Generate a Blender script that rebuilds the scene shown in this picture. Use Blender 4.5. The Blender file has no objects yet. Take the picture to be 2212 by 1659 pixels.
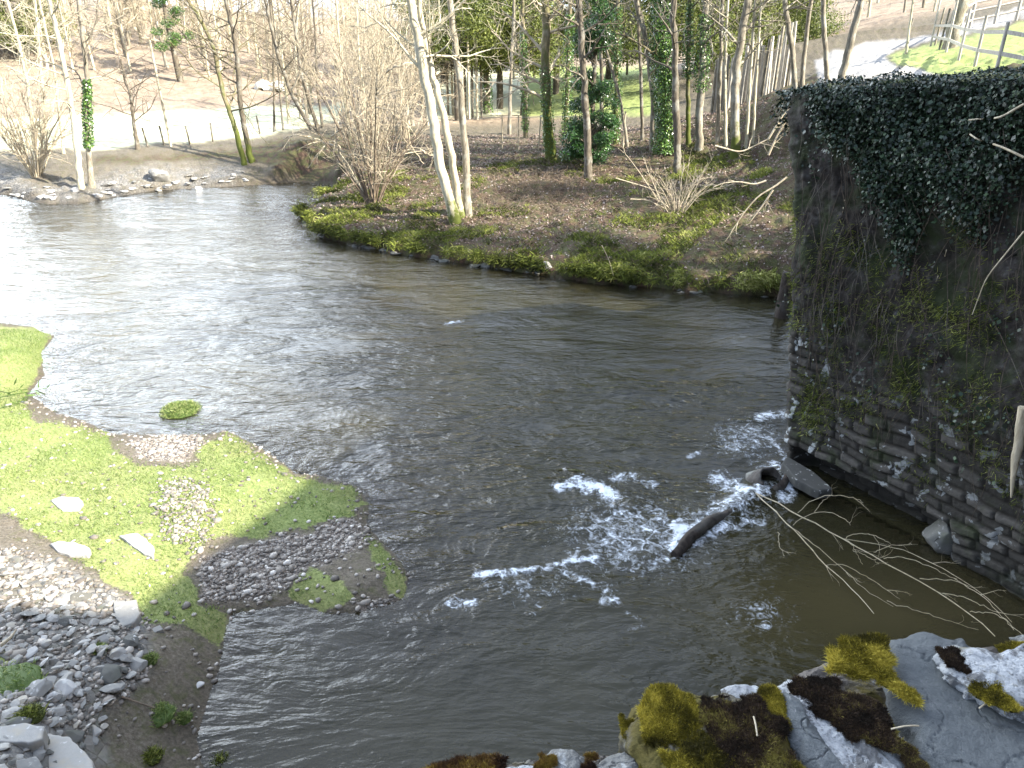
import bpy, bmesh, math, random
import numpy as np
from mathutils import Vector
rng = np.random.default_rng(7); random.seed(7)
sc = bpy.context.scene
# ------------------------------------------------------------------ camera, world, sun, exposure
CAM = np.array([0., 0., 6.]); PITCH = math.radians(24.5); FPX = 740.0
cd = bpy.data.cameras.new('camera'); cam = bpy.data.objects.new('camera', cd); sc.collection.objects.link(cam)
cam.location = CAM; cam.rotation_euler = (math.pi/2-PITCH, 0, 0)
cd.sensor_width = 36; cd.lens = FPX/1024*36; cd.clip_start = .05; cd.clip_end = 2000
sc.camera = cam
SUN_EL = math.radians(33); SUN_AZ = math.atan2(.90, -.43)      # clockwise from +Y
w = bpy.data.worlds.new('World'); sc.world = w; w.use_nodes = True
nt = w.node_tree; sky = nt.nodes.new('ShaderNodeTexSky'); sky.sky_type = 'NISHITA'; sky.sun_disc = False
sky.sun_elevation = SUN_EL; sky.sun_rotation = SUN_AZ; sky.air_density = 1.3; sky.dust_density = 4.0; sky.ozone_density = 1.0
nt.nodes['Background'].inputs[1].default_value = .15
def _n(k): return nt.nodes.new(k)
tc = _n('ShaderNodeTexCoord'); mpn = _n('ShaderNodeMapping'); mpn.inputs['Scale'].default_value = (1, 1, 2.2); nt.links.new(tc.outputs['Generated'], mpn.inputs[0])
cn = _n('ShaderNodeTexNoise'); cn.inputs['Scale'].default_value = 2.1; cn.inputs['Detail'].default_value = 6; cn.inputs['Roughness'].default_value = .55; nt.links.new(mpn.outputs[0], cn.inputs['Vector'])
cr = _n('ShaderNodeValToRGB'); cr.color_ramp.elements[0].position = .28; cr.color_ramp.elements[1].position = .52; nt.links.new(cn.outputs['Fac'], cr.inputs[0])
cmx = _n('ShaderNodeMix'); cmx.data_type = 'RGBA'; nt.links.new(cr.outputs[0], cmx.inputs[0]); nt.links.new(sky.outputs[0], cmx.inputs[6]); 
nz_ = _n('ShaderNodeVectorMath'); nz_.operation = 'NORMALIZE'; nt.links.new(tc.outputs['Generated'], nz_.inputs[0])
dt = _n('ShaderNodeVectorMath'); dt.operation = 'DOT_PRODUCT'; nt.links.new(nz_.outputs[0], dt.inputs[0]); dt.inputs[1].default_value = Vector((-.62, .72, .30)).normalized()
gr_ = _n('ShaderNodeValToRGB'); nt.links.new(dt.outputs['Value'], gr_.inputs[0]); ge = gr_.color_ramp.elements
ge[0].position = .35; ge[0].color = (.045, .058, .085, 1); ge[1].position = 1.0; ge[1].color = (.84, .92, 1.0, 1); e_ = ge.new(.87); e_.color = (.12, .135, .165, 1)
sc_ = _n('ShaderNodeVectorMath'); sc_.operation = 'SCALE'; sc_.inputs['Scale'].default_value = 35.0; nt.links.new(gr_.outputs[0], sc_.inputs[0]); nt.links.new(sc_.outputs[0], cmx.inputs[7])
nt.links.new(cmx.outputs[2], nt.nodes['Background'].inputs[0])
sl = bpy.data.lights.new('sun', 'SUN'); sl.energy = 5.0; sl.angle = math.radians(.6); sl.color = (1, .94, .84)
so = bpy.data.objects.new('sun', sl); sc.collection.objects.link(so)
sdir = Vector((math.sin(SUN_AZ)*math.cos(SUN_EL), math.cos(SUN_AZ)*math.cos(SUN_EL), math.sin(SUN_EL)))
so.rotation_euler = sdir.to_track_quat('Z', 'Y').to_euler(); so.location = (20, -10, 30)
sc.view_settings.view_transform = 'Standard'; sc.view_settings.look = 'None'; sc.view_settings.exposure = 2.1
sc.render.engine = 'CYCLES'

# ------------------------------------------------------------------ image <-> world
K = 1024/2212.
CP, SP = math.cos(PITCH), math.sin(PITCH)
def ray(px, py):
    px = np.asarray(px, float)*K; py = np.asarray(py, float)*K
    u = (px-512)/FPX; v = (384-py)/FPX
    return np.stack([u, CP+v*SP, -SP+v*CP], -1)
def at(px, py, z=0.):
    d = ray(px, py); t = (z-CAM[2])/d[..., 2]; return CAM+d*np.asarray(t)[..., None]
def at_y(px, py, Y):
    d = ray(px, py); t = Y/d[..., 1]; return CAM+d*np.asarray(t)[..., None]
def proj(x, y, z):
    X = np.asarray(x, float); Y = np.asarray(y, float); Z = np.asarray(z, float)-CAM[2]
    dep = Y*CP-Z*SP; up = Y*SP+Z*CP; dep = np.where(dep < .1, .1, dep)
    return (512+FPX*X/dep)/K, (384-FPX*up/dep)/K, dep

# ------------------------------------------------------------------ noise
def _h(ix, iy, iz, s):
    n = (ix.astype(np.int64)*374761393+iy.astype(np.int64)*668265263+iz.astype(np.int64)*2147483647+s*1274126177) & 0xffffffff
    n = ((n ^ (n >> 13))*1274126177) & 0xffffffff
    n = ((n ^ (n >> 16))*2246822519) & 0xffffffff
    return ((n ^ (n >> 15)) & 0xffffff)/float(0xffffff)
def noise2(x, y, s=0):
    x = np.asarray(x, float); y = np.asarray(y, float)
    ix = np.floor(x); iy = np.floor(y); fx = x-ix; fy = y-iy; fx = fx*fx*(3-2*fx); fy = fy*fy*(3-2*fy); z = np.zeros_like(ix)
    a = _h(ix, iy, z, s); b = _h(ix+1, iy, z, s); c = _h(ix, iy+1, z, s); d = _h(ix+1, iy+1, z, s)
    return (a+(b-a)*fx+(c-a)*fy+(a-b-c+d)*fx*fy)*2-1
def fbm(x, y, o=4, s=0):
    r = 0; a = 1.; t = 0
    for i in range(o):
        r = r+a*noise2(np.asarray(x)*2**i+i*17.3, np.asarray(y)*2**i-i*9.1, s+i); t += a; a *= .5
    return r/t
def noise3(p, s=0):
    x, y, z = p[:, 0], p[:, 1], p[:, 2]
    ix, iy, iz = np.floor(x), np.floor(y), np.floor(z); f = [x-ix, y-iy, z-iz]; f = [q*q*(3-2*q) for q in f]
    r = 0
    for dx in (0, 1):
        for dy in (0, 1):
            for dz in (0, 1):
                wt = (f[0] if dx else 1-f[0])*(f[1] if dy else 1-f[1])*(f[2] if dz else 1-f[2])
                r = r+wt*_h(ix+dx, iy+dy, iz+dz, s)
    return r*2-1
def sstep(a, b, x):
    t = np.clip((x-a)/(b-a), 0, 1); return t*t*(3-2*t)
def sdist(x, y, poly):
    """signed distance to polygon, negative inside"""
    x = np.asarray(x, float).ravel(); y = np.asarray(y, float).ravel(); P = np.asarray(poly, float); n = len(P)
    out = np.full(x.shape, 1e9); ins = np.zeros(x.shape, bool)
    for i in range(n):
        a = P[i]; b = P[(i+1) % n]; ab = b-a; L = ab@ab+1e-12
        t = np.clip(((x-a[0])*ab[0]+(y-a[1])*ab[1])/L, 0, 1)
        d = (x-a[0]-t*ab[0])**2+(y-a[1]-t*ab[1])**2; out = np.minimum(out, d)
        c = ((a[1] > y) != (b[1] > y)); xi = a[0]+(y-a[1])*ab[0]/(ab[1] if abs(ab[1]) > 1e-12 else 1e-12)
        ins ^= c & (x < xi)
    out = np.sqrt(out); return np.where(ins, -out, out)
def pdist(x, y, line):
    x = np.asarray(x, float).ravel(); y = np.asarray(y, float).ravel(); P = np.asarray(line, float); out = np.full(x.shape, 1e9)
    for i in range(len(P)-1):
        a = P[i]; ab = P[i+1]-a; t = np.clip(((x-a[0])*ab[0]+(y-a[1])*ab[1])/(ab@ab+1e-12), 0, 1)
        out = np.minimum(out, (x-a[0]-t*ab[0])**2+(y-a[1]-t*ab[1])**2)
    return np.sqrt(out)

# ------------------------------------------------------------------ mesh builder
class MB:
    def __init__(s): s.v = []; s.f = {3: [], 4: []}; s.n = 0; s.c = []; s.hascol = False
    def add(s, v, f, c=None):
        v = np.asarray(v, float).reshape(-1, 3); f = np.asarray(f, np.int64)
        s.v.append(v); s.f[f.shape[1]].append(f+s.n); s.n += len(v)
        if c is None: s.c.append(np.full(len(v), .5))
        else: s.c.append(np.broadcast_to(np.asarray(c, float), (len(v),)).copy()); s.hascol = True
    def mesh(s, name, smooth=True):
        v = np.concatenate(s.v); me = bpy.data.meshes.new(name)
        fs = []; starts = []; k = 0
        for n in (3, 4):
            if s.f[n]:
                a = np.concatenate(s.f[n]); fs.append(a.ravel()); starts.append(np.arange(len(a))*n+k); k += a.size
        li = np.concatenate(fs).astype(np.int32); st = np.concatenate(starts).astype(np.int32)
        me.vertices.add(len(v)); me.vertices.foreach_set('co', v.astype(np.float32).ravel())
        me.loops.add(len(li)); me.loops.foreach_set('vertex_index', li)
        me.polygons.add(len(st)); me.polygons.foreach_set('loop_start', st)
        me.update(calc_edges=True)
        me.polygons.foreach_set('use_smooth', np.full(len(st), smooth))
        if s.hascol:
            at_ = me.attributes.new('tint', 'FLOAT', 'POINT'); at_.data.foreach_set('value', np.concatenate(s.c).astype(np.float32))
        return me
    def build(s, name, mat, parent=None, smooth=True, **kw):
        me = s.mesh(name, smooth); me.materials.append(mat)
        return mkobj(name, me, parent, **kw)
def mkobj(name, me, parent=None, loc=None, **kw):
    o = bpy.data.objects.new(name, me); sc.collection.objects.link(o)
    if parent is not None:
        o.parent = parent
        pl = parent.location
        if parent.parent is not None: pl = parent.location+parent.parent.location
        if loc is None: o.location = (-pl[0], -pl[1], -pl[2])
    if loc is not None: o.location = loc
    tag(o, **kw); return o
def tag(o, label=None, cat=None, group=None, kind=None):
    if label: o['label'] = label
    if cat: o['category'] = cat
    if group: o['group'] = group
    if kind: o['kind'] = kind
def thing(name, loc, label, cat, group=None):
    o = bpy.data.objects.new(name, None); sc.collection.objects.link(o); o.location = tuple(float(q) for q in loc)
    o.empty_display_size = .1; tag(o, label, cat, group); return o
def grid_faces(nu, nv, wrap=False):
    i = np.arange(nu-1)[:, None]; j = np.arange(nv if wrap else nv-1)[None, :]; j2 = (j+1) % nv
    a = i*nv+j; b = i*nv+j2; c = (i+1)*nv+j2; d = (i+1)*nv+j
    return np.stack([a, b, c, d], -1).reshape(-1, 4)
def tube(mb, pts, rad, sides=6, c=None, cap=True, rough=0, seed=0):
    P = np.asarray(pts, float); n = len(P); R = np.broadcast_to(np.asarray(rad, float), (n,))
    T = np.gradient(P, axis=0); T /= np.linalg.norm(T, axis=1)[:, None]+1e-9
    ref = np.array([0, 0, 1.]) if abs(T[:, 2].mean()) < .8 else np.array([1., 0, 0])
    A = np.cross(T, ref); A /= np.linalg.norm(A, axis=1)[:, None]+1e-9; B = np.cross(T, A)
    th = np.arange(sides)*2*np.pi/sides; rr = R[:, None]*np.ones(sides)
    if rough: rr = rr*(1+rough*noise2(np.arange(n)[:, None]*.9+seed, np.cos(th)[None, :]*2+seed, seed)+rough*.6*noise2(np.arange(n)[:, None]*.3+seed, np.sin(th*3)[None, :]*2, seed+3))
    V = P[:, None]+rr[..., None]*(np.cos(th)[None, :, None]*A[:, None]+np.sin(th)[None, :, None]*B[:, None])
    mb.add(V.reshape(-1, 3), grid_faces(n, sides, True), c)
    if cap:
        for e, k in ((0, 0), (n-1, n-1)):
            ring = V[k]; v = np.vstack([ring, P[k:k+1]]); j = np.arange(sides)
            f = np.stack([j, (j+1) % sides, np.full(sides, sides)], -1)
            mb.add(v, f if e else f[:, ::-1], c)
def smooth_path(pts, n):
    P = np.asarray(pts, float); m = len(P)
    if m < 3: t = np.linspace(0, 1, n)[:, None]; return P[0]*(1-t)+P[-1]*t
    d = np.r_[0, np.cumsum(np.linalg.norm(np.diff(P, axis=0), axis=1))]; t = np.linspace(0, d[-1], n)
    Q = np.stack([np.interp(t, d, P[:, k]) for k in range(3)], -1)
    for _ in range(2): Q[1:-1] = (Q[:-2]+2*Q[1:-1]+Q[2:])/4
    return Q
def unit(v): v = np.asarray(v, float); return v/(np.linalg.norm(v, axis=-1, keepdims=True)+1e-9)
def leafcloud(mb, C, N, L, W, rng, c=None, droop=None):
    """small diamond leaves at C, facing N"""
    C = np.asarray(C); n = len(C); N = unit(N+rng.normal(0, .55, (n, 3))); d = rng.normal(size=(n, 3))
    if droop is not None: d = d*.6+np.asarray(droop)
    D = unit(d-N*(d*N).sum(1)[:, None]); S = np.cross(N, D); L = np.broadcast_to(L, (n,))[:, None]*rng.uniform(.6, 1.25, (n, 1)); W_ = L*W
    a = C; b = C+D*L*.45+S*W_*.5-N*L*.05; e = C+D*L; f = C+D*L*.45-S*W_*.5-N*L*.05
    V = np.stack([a, b, e, f], 1).reshape(-1, 3); F = np.arange(4*n).reshape(-1, 4)
    cc = rng.uniform(0, 1, n) if c is None else np.broadcast_to(c, (n,))
    mb.add(V, F, np.repeat(cc, 4))
def blades(mb, C, L, W, rng, lean=.5, c=None, dirn=None):
    C = np.asarray(C); n = len(C); a = rng.uniform(0, 2*np.pi, n); l = np.broadcast_to(L, (n,))*rng.uniform(.5, 1.3, n)
    D = np.stack([np.cos(a)*lean, np.sin(a)*lean, np.ones(n)], -1)*rng.uniform(.7, 1, (n, 1)) if dirn is None else unit(dirn)+rng.normal(0, lean, (n, 3))
    D = unit(D); S = unit(np.cross(D, rng.normal(size=(n, 3)))); w_ = np.broadcast_to(W, (n,))[:, None]
    V = np.stack([C-S*w_*.5, C+S*w_*.5, C+D*l[:, None]*.6+S*w_*.3, C+D*l[:, None]+D[:, [1, 0, 2]]*0], 1)
    V[:, 3] = C+D*l[:, None]; V[:, 3, :2] += D[:, :2]*l[:, None]*.35
    F = np.arange(4*n).reshape(-1, 4); cc = rng.uniform(0, 1, n) if c is None else np.broadcast_to(c, (n,))
    mb.add(V.reshape(-1, 3), F, np.repeat(cc, 4))

# ------------------------------------------------------------------ materials
class NT:
    def __init__(s, name):
        s.m = bpy.data.materials.new(name); s.m.use_nodes = True; s.t = s.m.node_tree; s.n = s.t.nodes
        s.b = s.n['Principled BSDF']; s.out = s.n['Material Output']; s._p = None
    def l(s, a, b): s.t.links.new(a, b)
    def pos(s):
        if s._p is None: s._p = s.n.new('ShaderNodeNewGeometry').outputs['Position']
        return s._p
    def obj(s): return s.n.new('ShaderNodeTexCoord').outputs['Object']
    def map(s, src, scale): m = s.n.new('ShaderNodeMapping'); m.inputs['Scale'].default_value = scale; s.l(src, m.inputs[0]); return m.outputs[0]
    def noise(s, scale, detail=5, rough=.6, src=None, dist=0):
        n = s.n.new('ShaderNodeTexNoise'); n.inputs['Scale'].default_value = scale; n.inputs['Detail'].default_value = detail
        n.inputs['Roughness'].default_value = rough; n.inputs['Distortion'].default_value = dist; s.l(src or s.pos(), n.inputs['Vector']); return n.outputs['Fac']
    def voro(s, scale, src=None, feat='F1', out='Distance', rand=1):
        n = s.n.new('ShaderNodeTexVoronoi'); n.feature = feat; n.inputs['Scale'].default_value = scale; n.inputs['Randomness'].default_value = rand
        s.l(src or s.pos(), n.inputs['Vector']); return n.outputs[out]
    def ramp(s, src, stops, mode='LINEAR'):
        r = s.n.new('ShaderNodeValToRGB'); r.color_ramp.interpolation = mode; e = r.color_ramp.elements
        while len(e) < len(stops): e.new(.5)
        for el, (p, c) in zip(e, stops): el.position = p; el.color = (*c, 1) if not np.isscalar(c) else (c, c, c, 1)
        s.l(src, r.inputs[0]); return r.outputs[0]
    def mix(s, f, a, b, mode='MIX'):
        m = s.n.new('ShaderNodeMix'); m.data_type = 'RGBA'; m.blend_type = mode
        for k, x in ((0, f), (6, a), (7, b)):
            if hasattr(x, 'links'): s.l(x, m.inputs[k])
            else: m.inputs[k].default_value = x if np.isscalar(x) else (*x, 1)
        return m.outputs[2]
    def math(s, op, a, b=0., clamp=False):
        m = s.n.new('ShaderNodeMath'); m.operation = op; m.use_clamp = clamp
        for k, x in ((0, a), (1, b)):
            if hasattr(x, 'links'): s.l(x, m.inputs[k])
            else: m.inputs[k].default_value = x
        return m.outputs[0]
    def attr(s, name, out='Fac'): a = s.n.new('ShaderNodeAttribute'); a.attribute_name = name; return a.outputs[out]
    def sep(s, src): n = s.n.new('ShaderNodeSeparateColor'); s.l(src, n.inputs[0]); return n.outputs
    def bump(s, h, strength=.5, dist=.02, prev=None):
        b = s.n.new('ShaderNodeBump'); b.inputs['Strength'].default_value = strength; b.inputs['Distance'].default_value = dist
        s.l(h, b.inputs['Height']); 
        if prev: s.l(prev, b.inputs['Normal'])
        return b.outputs[0]
    def done(s, col=None, rough=.85, normal=None, spec=None):
        if col is not None:
            if hasattr(col, 'links'): s.l(col, s.b.inputs['Base Color'])
            else: s.b.inputs['Base Color'].default_value = (*col, 1)
        if hasattr(rough, 'links'): s.l(rough, s.b.inputs['Roughness'])
        else: s.b.inputs['Roughness'].default_value = rough
        if normal: s.l(normal, s.b.inputs['Normal'])
        if spec is not None: s.b.inputs['Specular IOR Level'].default_value = spec
        return s.m
def leaf_mat(name, stops, rough=.5, trans=.25, spec=.4):
    t = NT(name); c = t.ramp(t.attr('tint'), stops); t.done(c, rough, spec=spec)
    if trans:
        tr = t.n.new('ShaderNodeBsdfTranslucent'); t.l(c, tr.inputs[0]); mx = t.n.new('ShaderNodeMixShader'); mx.inputs[0].default_value = trans
        t.l(t.b.outputs[0], mx.inputs[1]); t.l(tr.outputs[0], mx.inputs[2]); t.l(mx.outputs[0], t.out.inputs[0])
    return t.m
def bark_mat(name, dark, light, moss=0., lich=.25, mosscol=(.055, .065, .015), sc_=1.):
    t = NT(name); p = t.map(t.pos(), (1, 1, .22)); n = t.noise(16*sc_, 8, .7, p); c = t.ramp(n, [(.3, dark), (.66, light)])
    big = t.noise(2.2*sc_, 5, .6); l = t.ramp(big, [(.52, 0.), (.6, 1.)]); c = t.mix(t.math('MULTIPLY', l, lich), c, (.42, .43, .38))
    if moss:
        mm = t.ramp(t.math('ADD', t.noise(3.1*sc_, 6, .65), t.attr('tint')), [(1.0-.4*moss, 0.), (1.12-.3*moss, 1.)]); c = t.mix(mm, c, t.mix(t.noise(40), mosscol, tuple(q*2 for q in mosscol)))
    return t.done(c, .9, t.bump(n, .6, .03), spec=.15)
M = {}
M['bark_pale'] = bark_mat('bark_pale', (.20, .17, .11), (.50, .46, .33), .5, .3)
M['bark_grey'] = bark_mat('bark_grey', (.07, .06, .045), (.27, .24, .18), .5, .3)
M['bark_brown'] = bark_mat('bark_brown', (.04, .034, .026), (.15, .128, .094), .5, .22)
M['bark_moss'] = bark_mat('bark_moss', (.06, .05, .03), (.20, .17, .10), 1.3, .15)
M['twig_pale'] = bark_mat('twig_pale', (.22, .18, .12), (.46, .40, .29), 0, .1)
M['twig_brown'] = bark_mat('twig_brown', (.07, .052, .038), (.2, .155, .11), 0, .1)
M['stem_dark'] = bark_mat('stem_dark', (.022, .017, .013), (.085, .066, .050), 0, .1)
M['driftwood'] = bark_mat('driftwood', (.014, .011, .009), (.055, .044, .036), 0, .06)
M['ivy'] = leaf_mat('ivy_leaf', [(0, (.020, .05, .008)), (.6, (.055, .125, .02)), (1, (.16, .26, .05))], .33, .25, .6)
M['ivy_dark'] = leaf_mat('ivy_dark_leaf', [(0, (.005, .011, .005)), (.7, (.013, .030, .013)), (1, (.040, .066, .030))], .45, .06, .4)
M['evergreen'] = leaf_mat('evergreen_needles', [(0, (.03, .045, .010)), (.6, (.11, .135, .025)), (1, (.28, .30, .08))], .5, .4, .3)
M['holly'] = leaf_mat('holly_leaf', [(0, (.012, .04, .010)), (.7, (.035, .095, .02)), (1, (.10, .2, .04))], .33, .15, .6)
M['grass'] = leaf_mat('grass_blade', [(0, (.07, .115, .03)), (.6, (.17, .23, .06)), (1, (.36, .38, .17))], .6, .35, .2)
M['moss_blade'] = leaf_mat('moss_blade', [(0, (.03, .035, .010)), (.4, (.09, .11, .02)), (.75, (.19, .22, .04)), (1, (.34, .34, .12))], .7, .25, .15)
M['litter'] = leaf_mat('dead_leaf', [(0, (.07, .045, .032)), (.55, (.20, .14, .11)), (.85, (.24, .19, .16)), (1, (.36, .32, .29))], .6, .1, .35)
M['moss_gold'] = leaf_mat('moss_gold', [(0, (.035, .03, .006)), (.4, (.14, .115, .014)), (.8, (.32, .26, .03)), (1, (.50, .41, .07))], .7, .3, .15)
M['moss_rust'] = leaf_mat('moss_rust', [(0, (.02, .010, .006)), (.5, (.07, .035, .015)), (.8, (.14, .075, .02)), (1, (.24, .17, .03))], .7, .2, .15)
M['moss_dark'] = leaf_mat('moss_dark', [(0, (.012, .009, .006)), (.6, (.045, .028, .018)), (.9, (.10, .07, .025)), (1, (.2, .17, .04))], .7, .15, .15)

# ------------------------------------------------------------------ terrain layout
def A(l): return [tuple(at(x, y, 0)[:2]) for x, y in l]
bar_shore = A([(0, 697), (70, 705), (118, 727), (95, 760), (100, 810), (62, 850), (120, 890), (200, 915), (243, 938), (300, 938), (430, 940), (490, 929), (560, 965),
               (640, 1020), (700, 1030), (765, 1048), (802, 1090), (795, 1140), (850, 1190), (885, 1245), (870, 1300), (775, 1322), (700, 1328), (640, 1305), (590, 1312),
               (505, 1322), (490, 1370), (478, 1450), (450, 1530), (428, 1600), (442, 1659)])
near_left = [(-2.55, 3.6), (-2.6, 2), (-2.8, -2), (-3, -30)]
near_right = [(10, -30), (9.5, -3), (8.5, 2), (7.4, 4.8)]
wall_base = [tuple(at(2212, 1292, 0)[:2]), tuple(at(1990, 1165, 0)[:2]), tuple(at(1700, 1010, 0)[:2])]
inlet = [(5.0, 10.9), (5.9, 12.2), (7.4, 14.2), (8.8, 16.6), (8.5, 18.0)]
right_shore = A([(1690, 641), (1560, 634), (1450, 627), (1300, 612), (1180, 594), (1060, 578), (950, 560), (850, 545), (760, 528), (695, 512), (672, 490), (652, 468), (690, 436), (750, 409)])
back_shore = A([(700, 398), (640, 392), (570, 398), (440, 405), (330, 412), (230, 428), (170, 441), (95, 440), (0, 418)])
far_left = [(-45, 36), (-80, 40), (-80, 22), (-30, 16.5)]
river = bar_shore+near_left+near_right+wall_base+inlet+right_shore+back_shore+far_left
river = np.array(river)
cps = []      # control points (x, y, z)
def cp(px, py, z): cps.append((*at(px, py, z)[:2], z))
def densify(L, z, step=1.2):
    L = np.array(L)
    for a, b in zip(L[:-1], L[1:]):
        n = max(1, int(np.linalg.norm(b-a)/step))
        for i in range(n): p = a+(b-a)*i/n; cps.append((p[0], p[1], z))
densify(bar_shore, .04, 1.0); densify(near_left, .05, 3); densify(right_shore, .34, 1.6); densify(back_shore, .22, 2.5)
for q in [(0, 800, .22), (40, 760, .2), (0, 900, .3), (0, 1050, .38), (120, 980, .22), (200, 1150, .32), (400, 1080, .26), (0, 1300, .65), (0, 1500, .85), (0, 1659, 1.05), (200, 1500, .62), (300, 1400, .42),
          (380, 1500, .2), (250, 1640, .42), (600, 1100, .16), (700, 1100, .12), (600, 1200, .1), (800, 1250, .1), (350, 970, .08),
          (0, 380, .45), (60, 345, .9), (150, 380, .6), (300, 370, .7), (450, 372, .75), (560, 350, 1.1), (650, 310, 1.6), (610, 330, 1.4), (640, 365, .8), (0, 325, 1.1), (300, 325, 1.25), (550, 300, 1.5), (700, 275, 1.7), (760, 330, 1.5),
          (200, 268, 1.8), (450, 245, 2.0), (650, 235, 2.2), (0, 285, 1.6),
          (1130, 156, 3.6), (1250, 150, 3.8), (1000, 170, 3.0), (1100, 240, 1.9), (1050, 262, 1.7), (1350, 280, 2.0), (1250, 330, 1.75), (1450, 340, 1.8), (1000, 330, 1.45), (900, 380, 1.1), (1100, 400, 1.1), (1000, 460, .65), (820, 430, .55),
          (1300, 400, 1.3), (1500, 420, 1.45), (1600, 450, 1.4), (1650, 550, .9), (1500, 560, .6), (1300, 540, .55), (1100, 530, .45), (1200, 480, .7), (1400, 480, .9),
          (1350, 200, 3.1), (1450, 220, 2.9), (1700, 330, 2.5), (1620, 300, 2.6), (1600, 230, 3.2), (1650, 200, 3.9), (1720, 190, 4.5), (1800, 185, 4.75), (1950, 172, 4.9), (1800, 150, 5.15)]: cp(*q)
for px, py, t in [(1960, 104, 45), (2070, 132, 28), (2150, 159, 21), (2150, 60, 42), (2200, 20, 50), (1900, 40, 60), (1880, 70, 50), (2000, 60, 52), (2212, 100, 30), (1900, -40, 95), (2212, -60, 90), (1700, 100, 50), (1620, 150, 50),
                  (1640, 40, 75), (1500, 130, 75), (1400, 60, 110), (1150, 80, 120), (1000, 60, 130)]:
    p = CAM+ray(px, py)*t; cps.append(tuple(p))
cps += [(6.5, 12.2, 4.9), (8, 9, 5.0), (10, 12, 5.0), (8.5, 14, 4.6), (10.5, 16, 4.2), (9.7, 18, 2.8), (9.5, 20.5, 1.6), (13, 18, 4.8), (13, 22, 4.3), (11, 25, 3.2), (12, 5, 5), (14, 0, 4.6), (16, 10, 5.1), (14, -20, 4.4), (25, 20, 5.4), (30, 0, 5), (40, 30, 7), (60, 40, 10), (60, 0, 8),
        (-8, 3, 1.3), (-12, 0, 1.6), (-15, 8, 1.3), (-30, 13, 1.2), (-60, 16, 2), (-10, -20, 2), (-40, -10, 3), (-60, 60, 3), (-30, 45, 1.4), (-80, 45, 2.0), (-90, 80, 14),
        (-22, 72, 5.2), (-40, 70, 6.5), (-10, 74, 4.2), (-50, 90, 10), (-25, 95, 7.6), (0, 95, 5.6), (-30, 140, 8.5), (-70, 120, 14), (0, 150, 8), (40, 150, 14), (80, 100, 14), (0, 300, 9), (150, 250, 20), (-150, 250, 20), (150, 0, 15), (-150, 0, 8), (0, -150, 5), (-120, -100, 6), (120, -100, 10)]
cps = np.array(cps)
def _phi(x, y):
    r = np.sqrt((x[:, None]-cps[None, :, 0])**2+(y[:, None]-cps[None, :, 1])**2+.04); return r
n_ = len(cps); Am = np.zeros((n_+1, n_+1)); Am[:n_, :n_] = _phi(cps[:, 0], cps[:, 1])+0*np.eye(n_); Am[:n_, n_] = 1; Am[n_, :n_] = 1
sol = np.linalg.lstsq(Am, np.r_[cps[:, 2], 0], rcond=None)[0]
def rbf(x, y):
    out = np.empty(len(x))
    for i in range(0, len(x), 60000): out[i:i+60000] = _phi(x[i:i+60000], y[i:i+60000])@sol[:n_]+sol[n_]
    return out
wall_foot = [wall_base[2], wall_base[1], wall_base[0], (7.4, 4.8), (8.5, 2), (9.5, -3), (12, -3), (11, 3), (9, 7), (6.9, 12.6), (5.9, 12.2), (5.0, 10.9)]
def height(x, y):
    """terrain height and distance to the waterline (negative in the river)"""
    x = np.asarray(x, float).ravel(); y = np.asarray(y, float).ravel()
    r0 = np.hypot(x, y); wj = np.clip(r0/25, .55, 1)
    wj = wj+1.6*sstep(15.5, 18, y)*(x > -8); xs = x+.10*wj*fbm(x*2.1, y*2.1, 3, 5); ys = y+.10*wj*fbm(x*2.1+9, y*2.1, 3, 6)
    d = sdist(xs, ys, river); z = rbf(x, y)
    pxl = x < -1.5
    bar = ((x < -1) & (y < 16.5))
    lipw = np.where(bar, .12, .16)
    rough = np.where(bar, .02, .06)*fbm(x*3, y*3, 4, 11)+np.where(bar, .012, .05)*fbm(x*11, y*11, 3, 12)+np.where(r0 > 60, .6, .0)*fbm(x*.06, y*.06, 3, 14)
    rough += np.where((~bar) & (y > 15) & (y < 36), 1., .0)*(.14*fbm(x*.9, y*.9, 3, 13)+.13*fbm(x*2.3, y*2.3, 3, 17))
    g = 1-np.exp(-(np.maximum(d, 0)/lipw))
    up = np.maximum(z, .02)*g+rough*g
    up = np.where(d > 0, np.maximum(up, .012*np.minimum(d*8, 1)), 0)
    slope = .16+.39*sstep(-3, 4, x-.35*(y-9))
    dn = -np.minimum(1.1, slope*np.maximum(-d, 0)+.02)-.03*np.abs(fbm(x*3, y*3, 3, 15))
    h = np.where(d > 0, up, dn)
    wf = sdist(x, y, wall_foot); inw = wf < .3
    h = np.where(inw & (d > 0), np.where(wf < -1.6, np.minimum(h, 4.9), -0.9), h)
    h = np.where((d > 0) & (wf < 1.2) & ~inw & (x > 4.3) & (y < 13.5), np.maximum(h, np.where(sdist(x, y, river) < .5, -0.5, h)), h)
    return h, d
AZ = np.radians(np.r_[np.arange(-180, -50, 3.), np.arange(-49, 49, .115), np.arange(50, 180, 3.)])
RR = np.r_[.02, .3, .7, 1.1, 1.5, 2.0*np.exp(np.arange(0, math.log(320/2.), .0068)), 330, 400, 600]
GX = np.sin(AZ)[:, None]*RR[None]; GY = np.cos(AZ)[:, None]*RR[None]
GH, GD = height(GX, GY); GH = GH.reshape(GX.shape); GD = GD.reshape(GX.shape)
lRR = np.log(RR)
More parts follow.
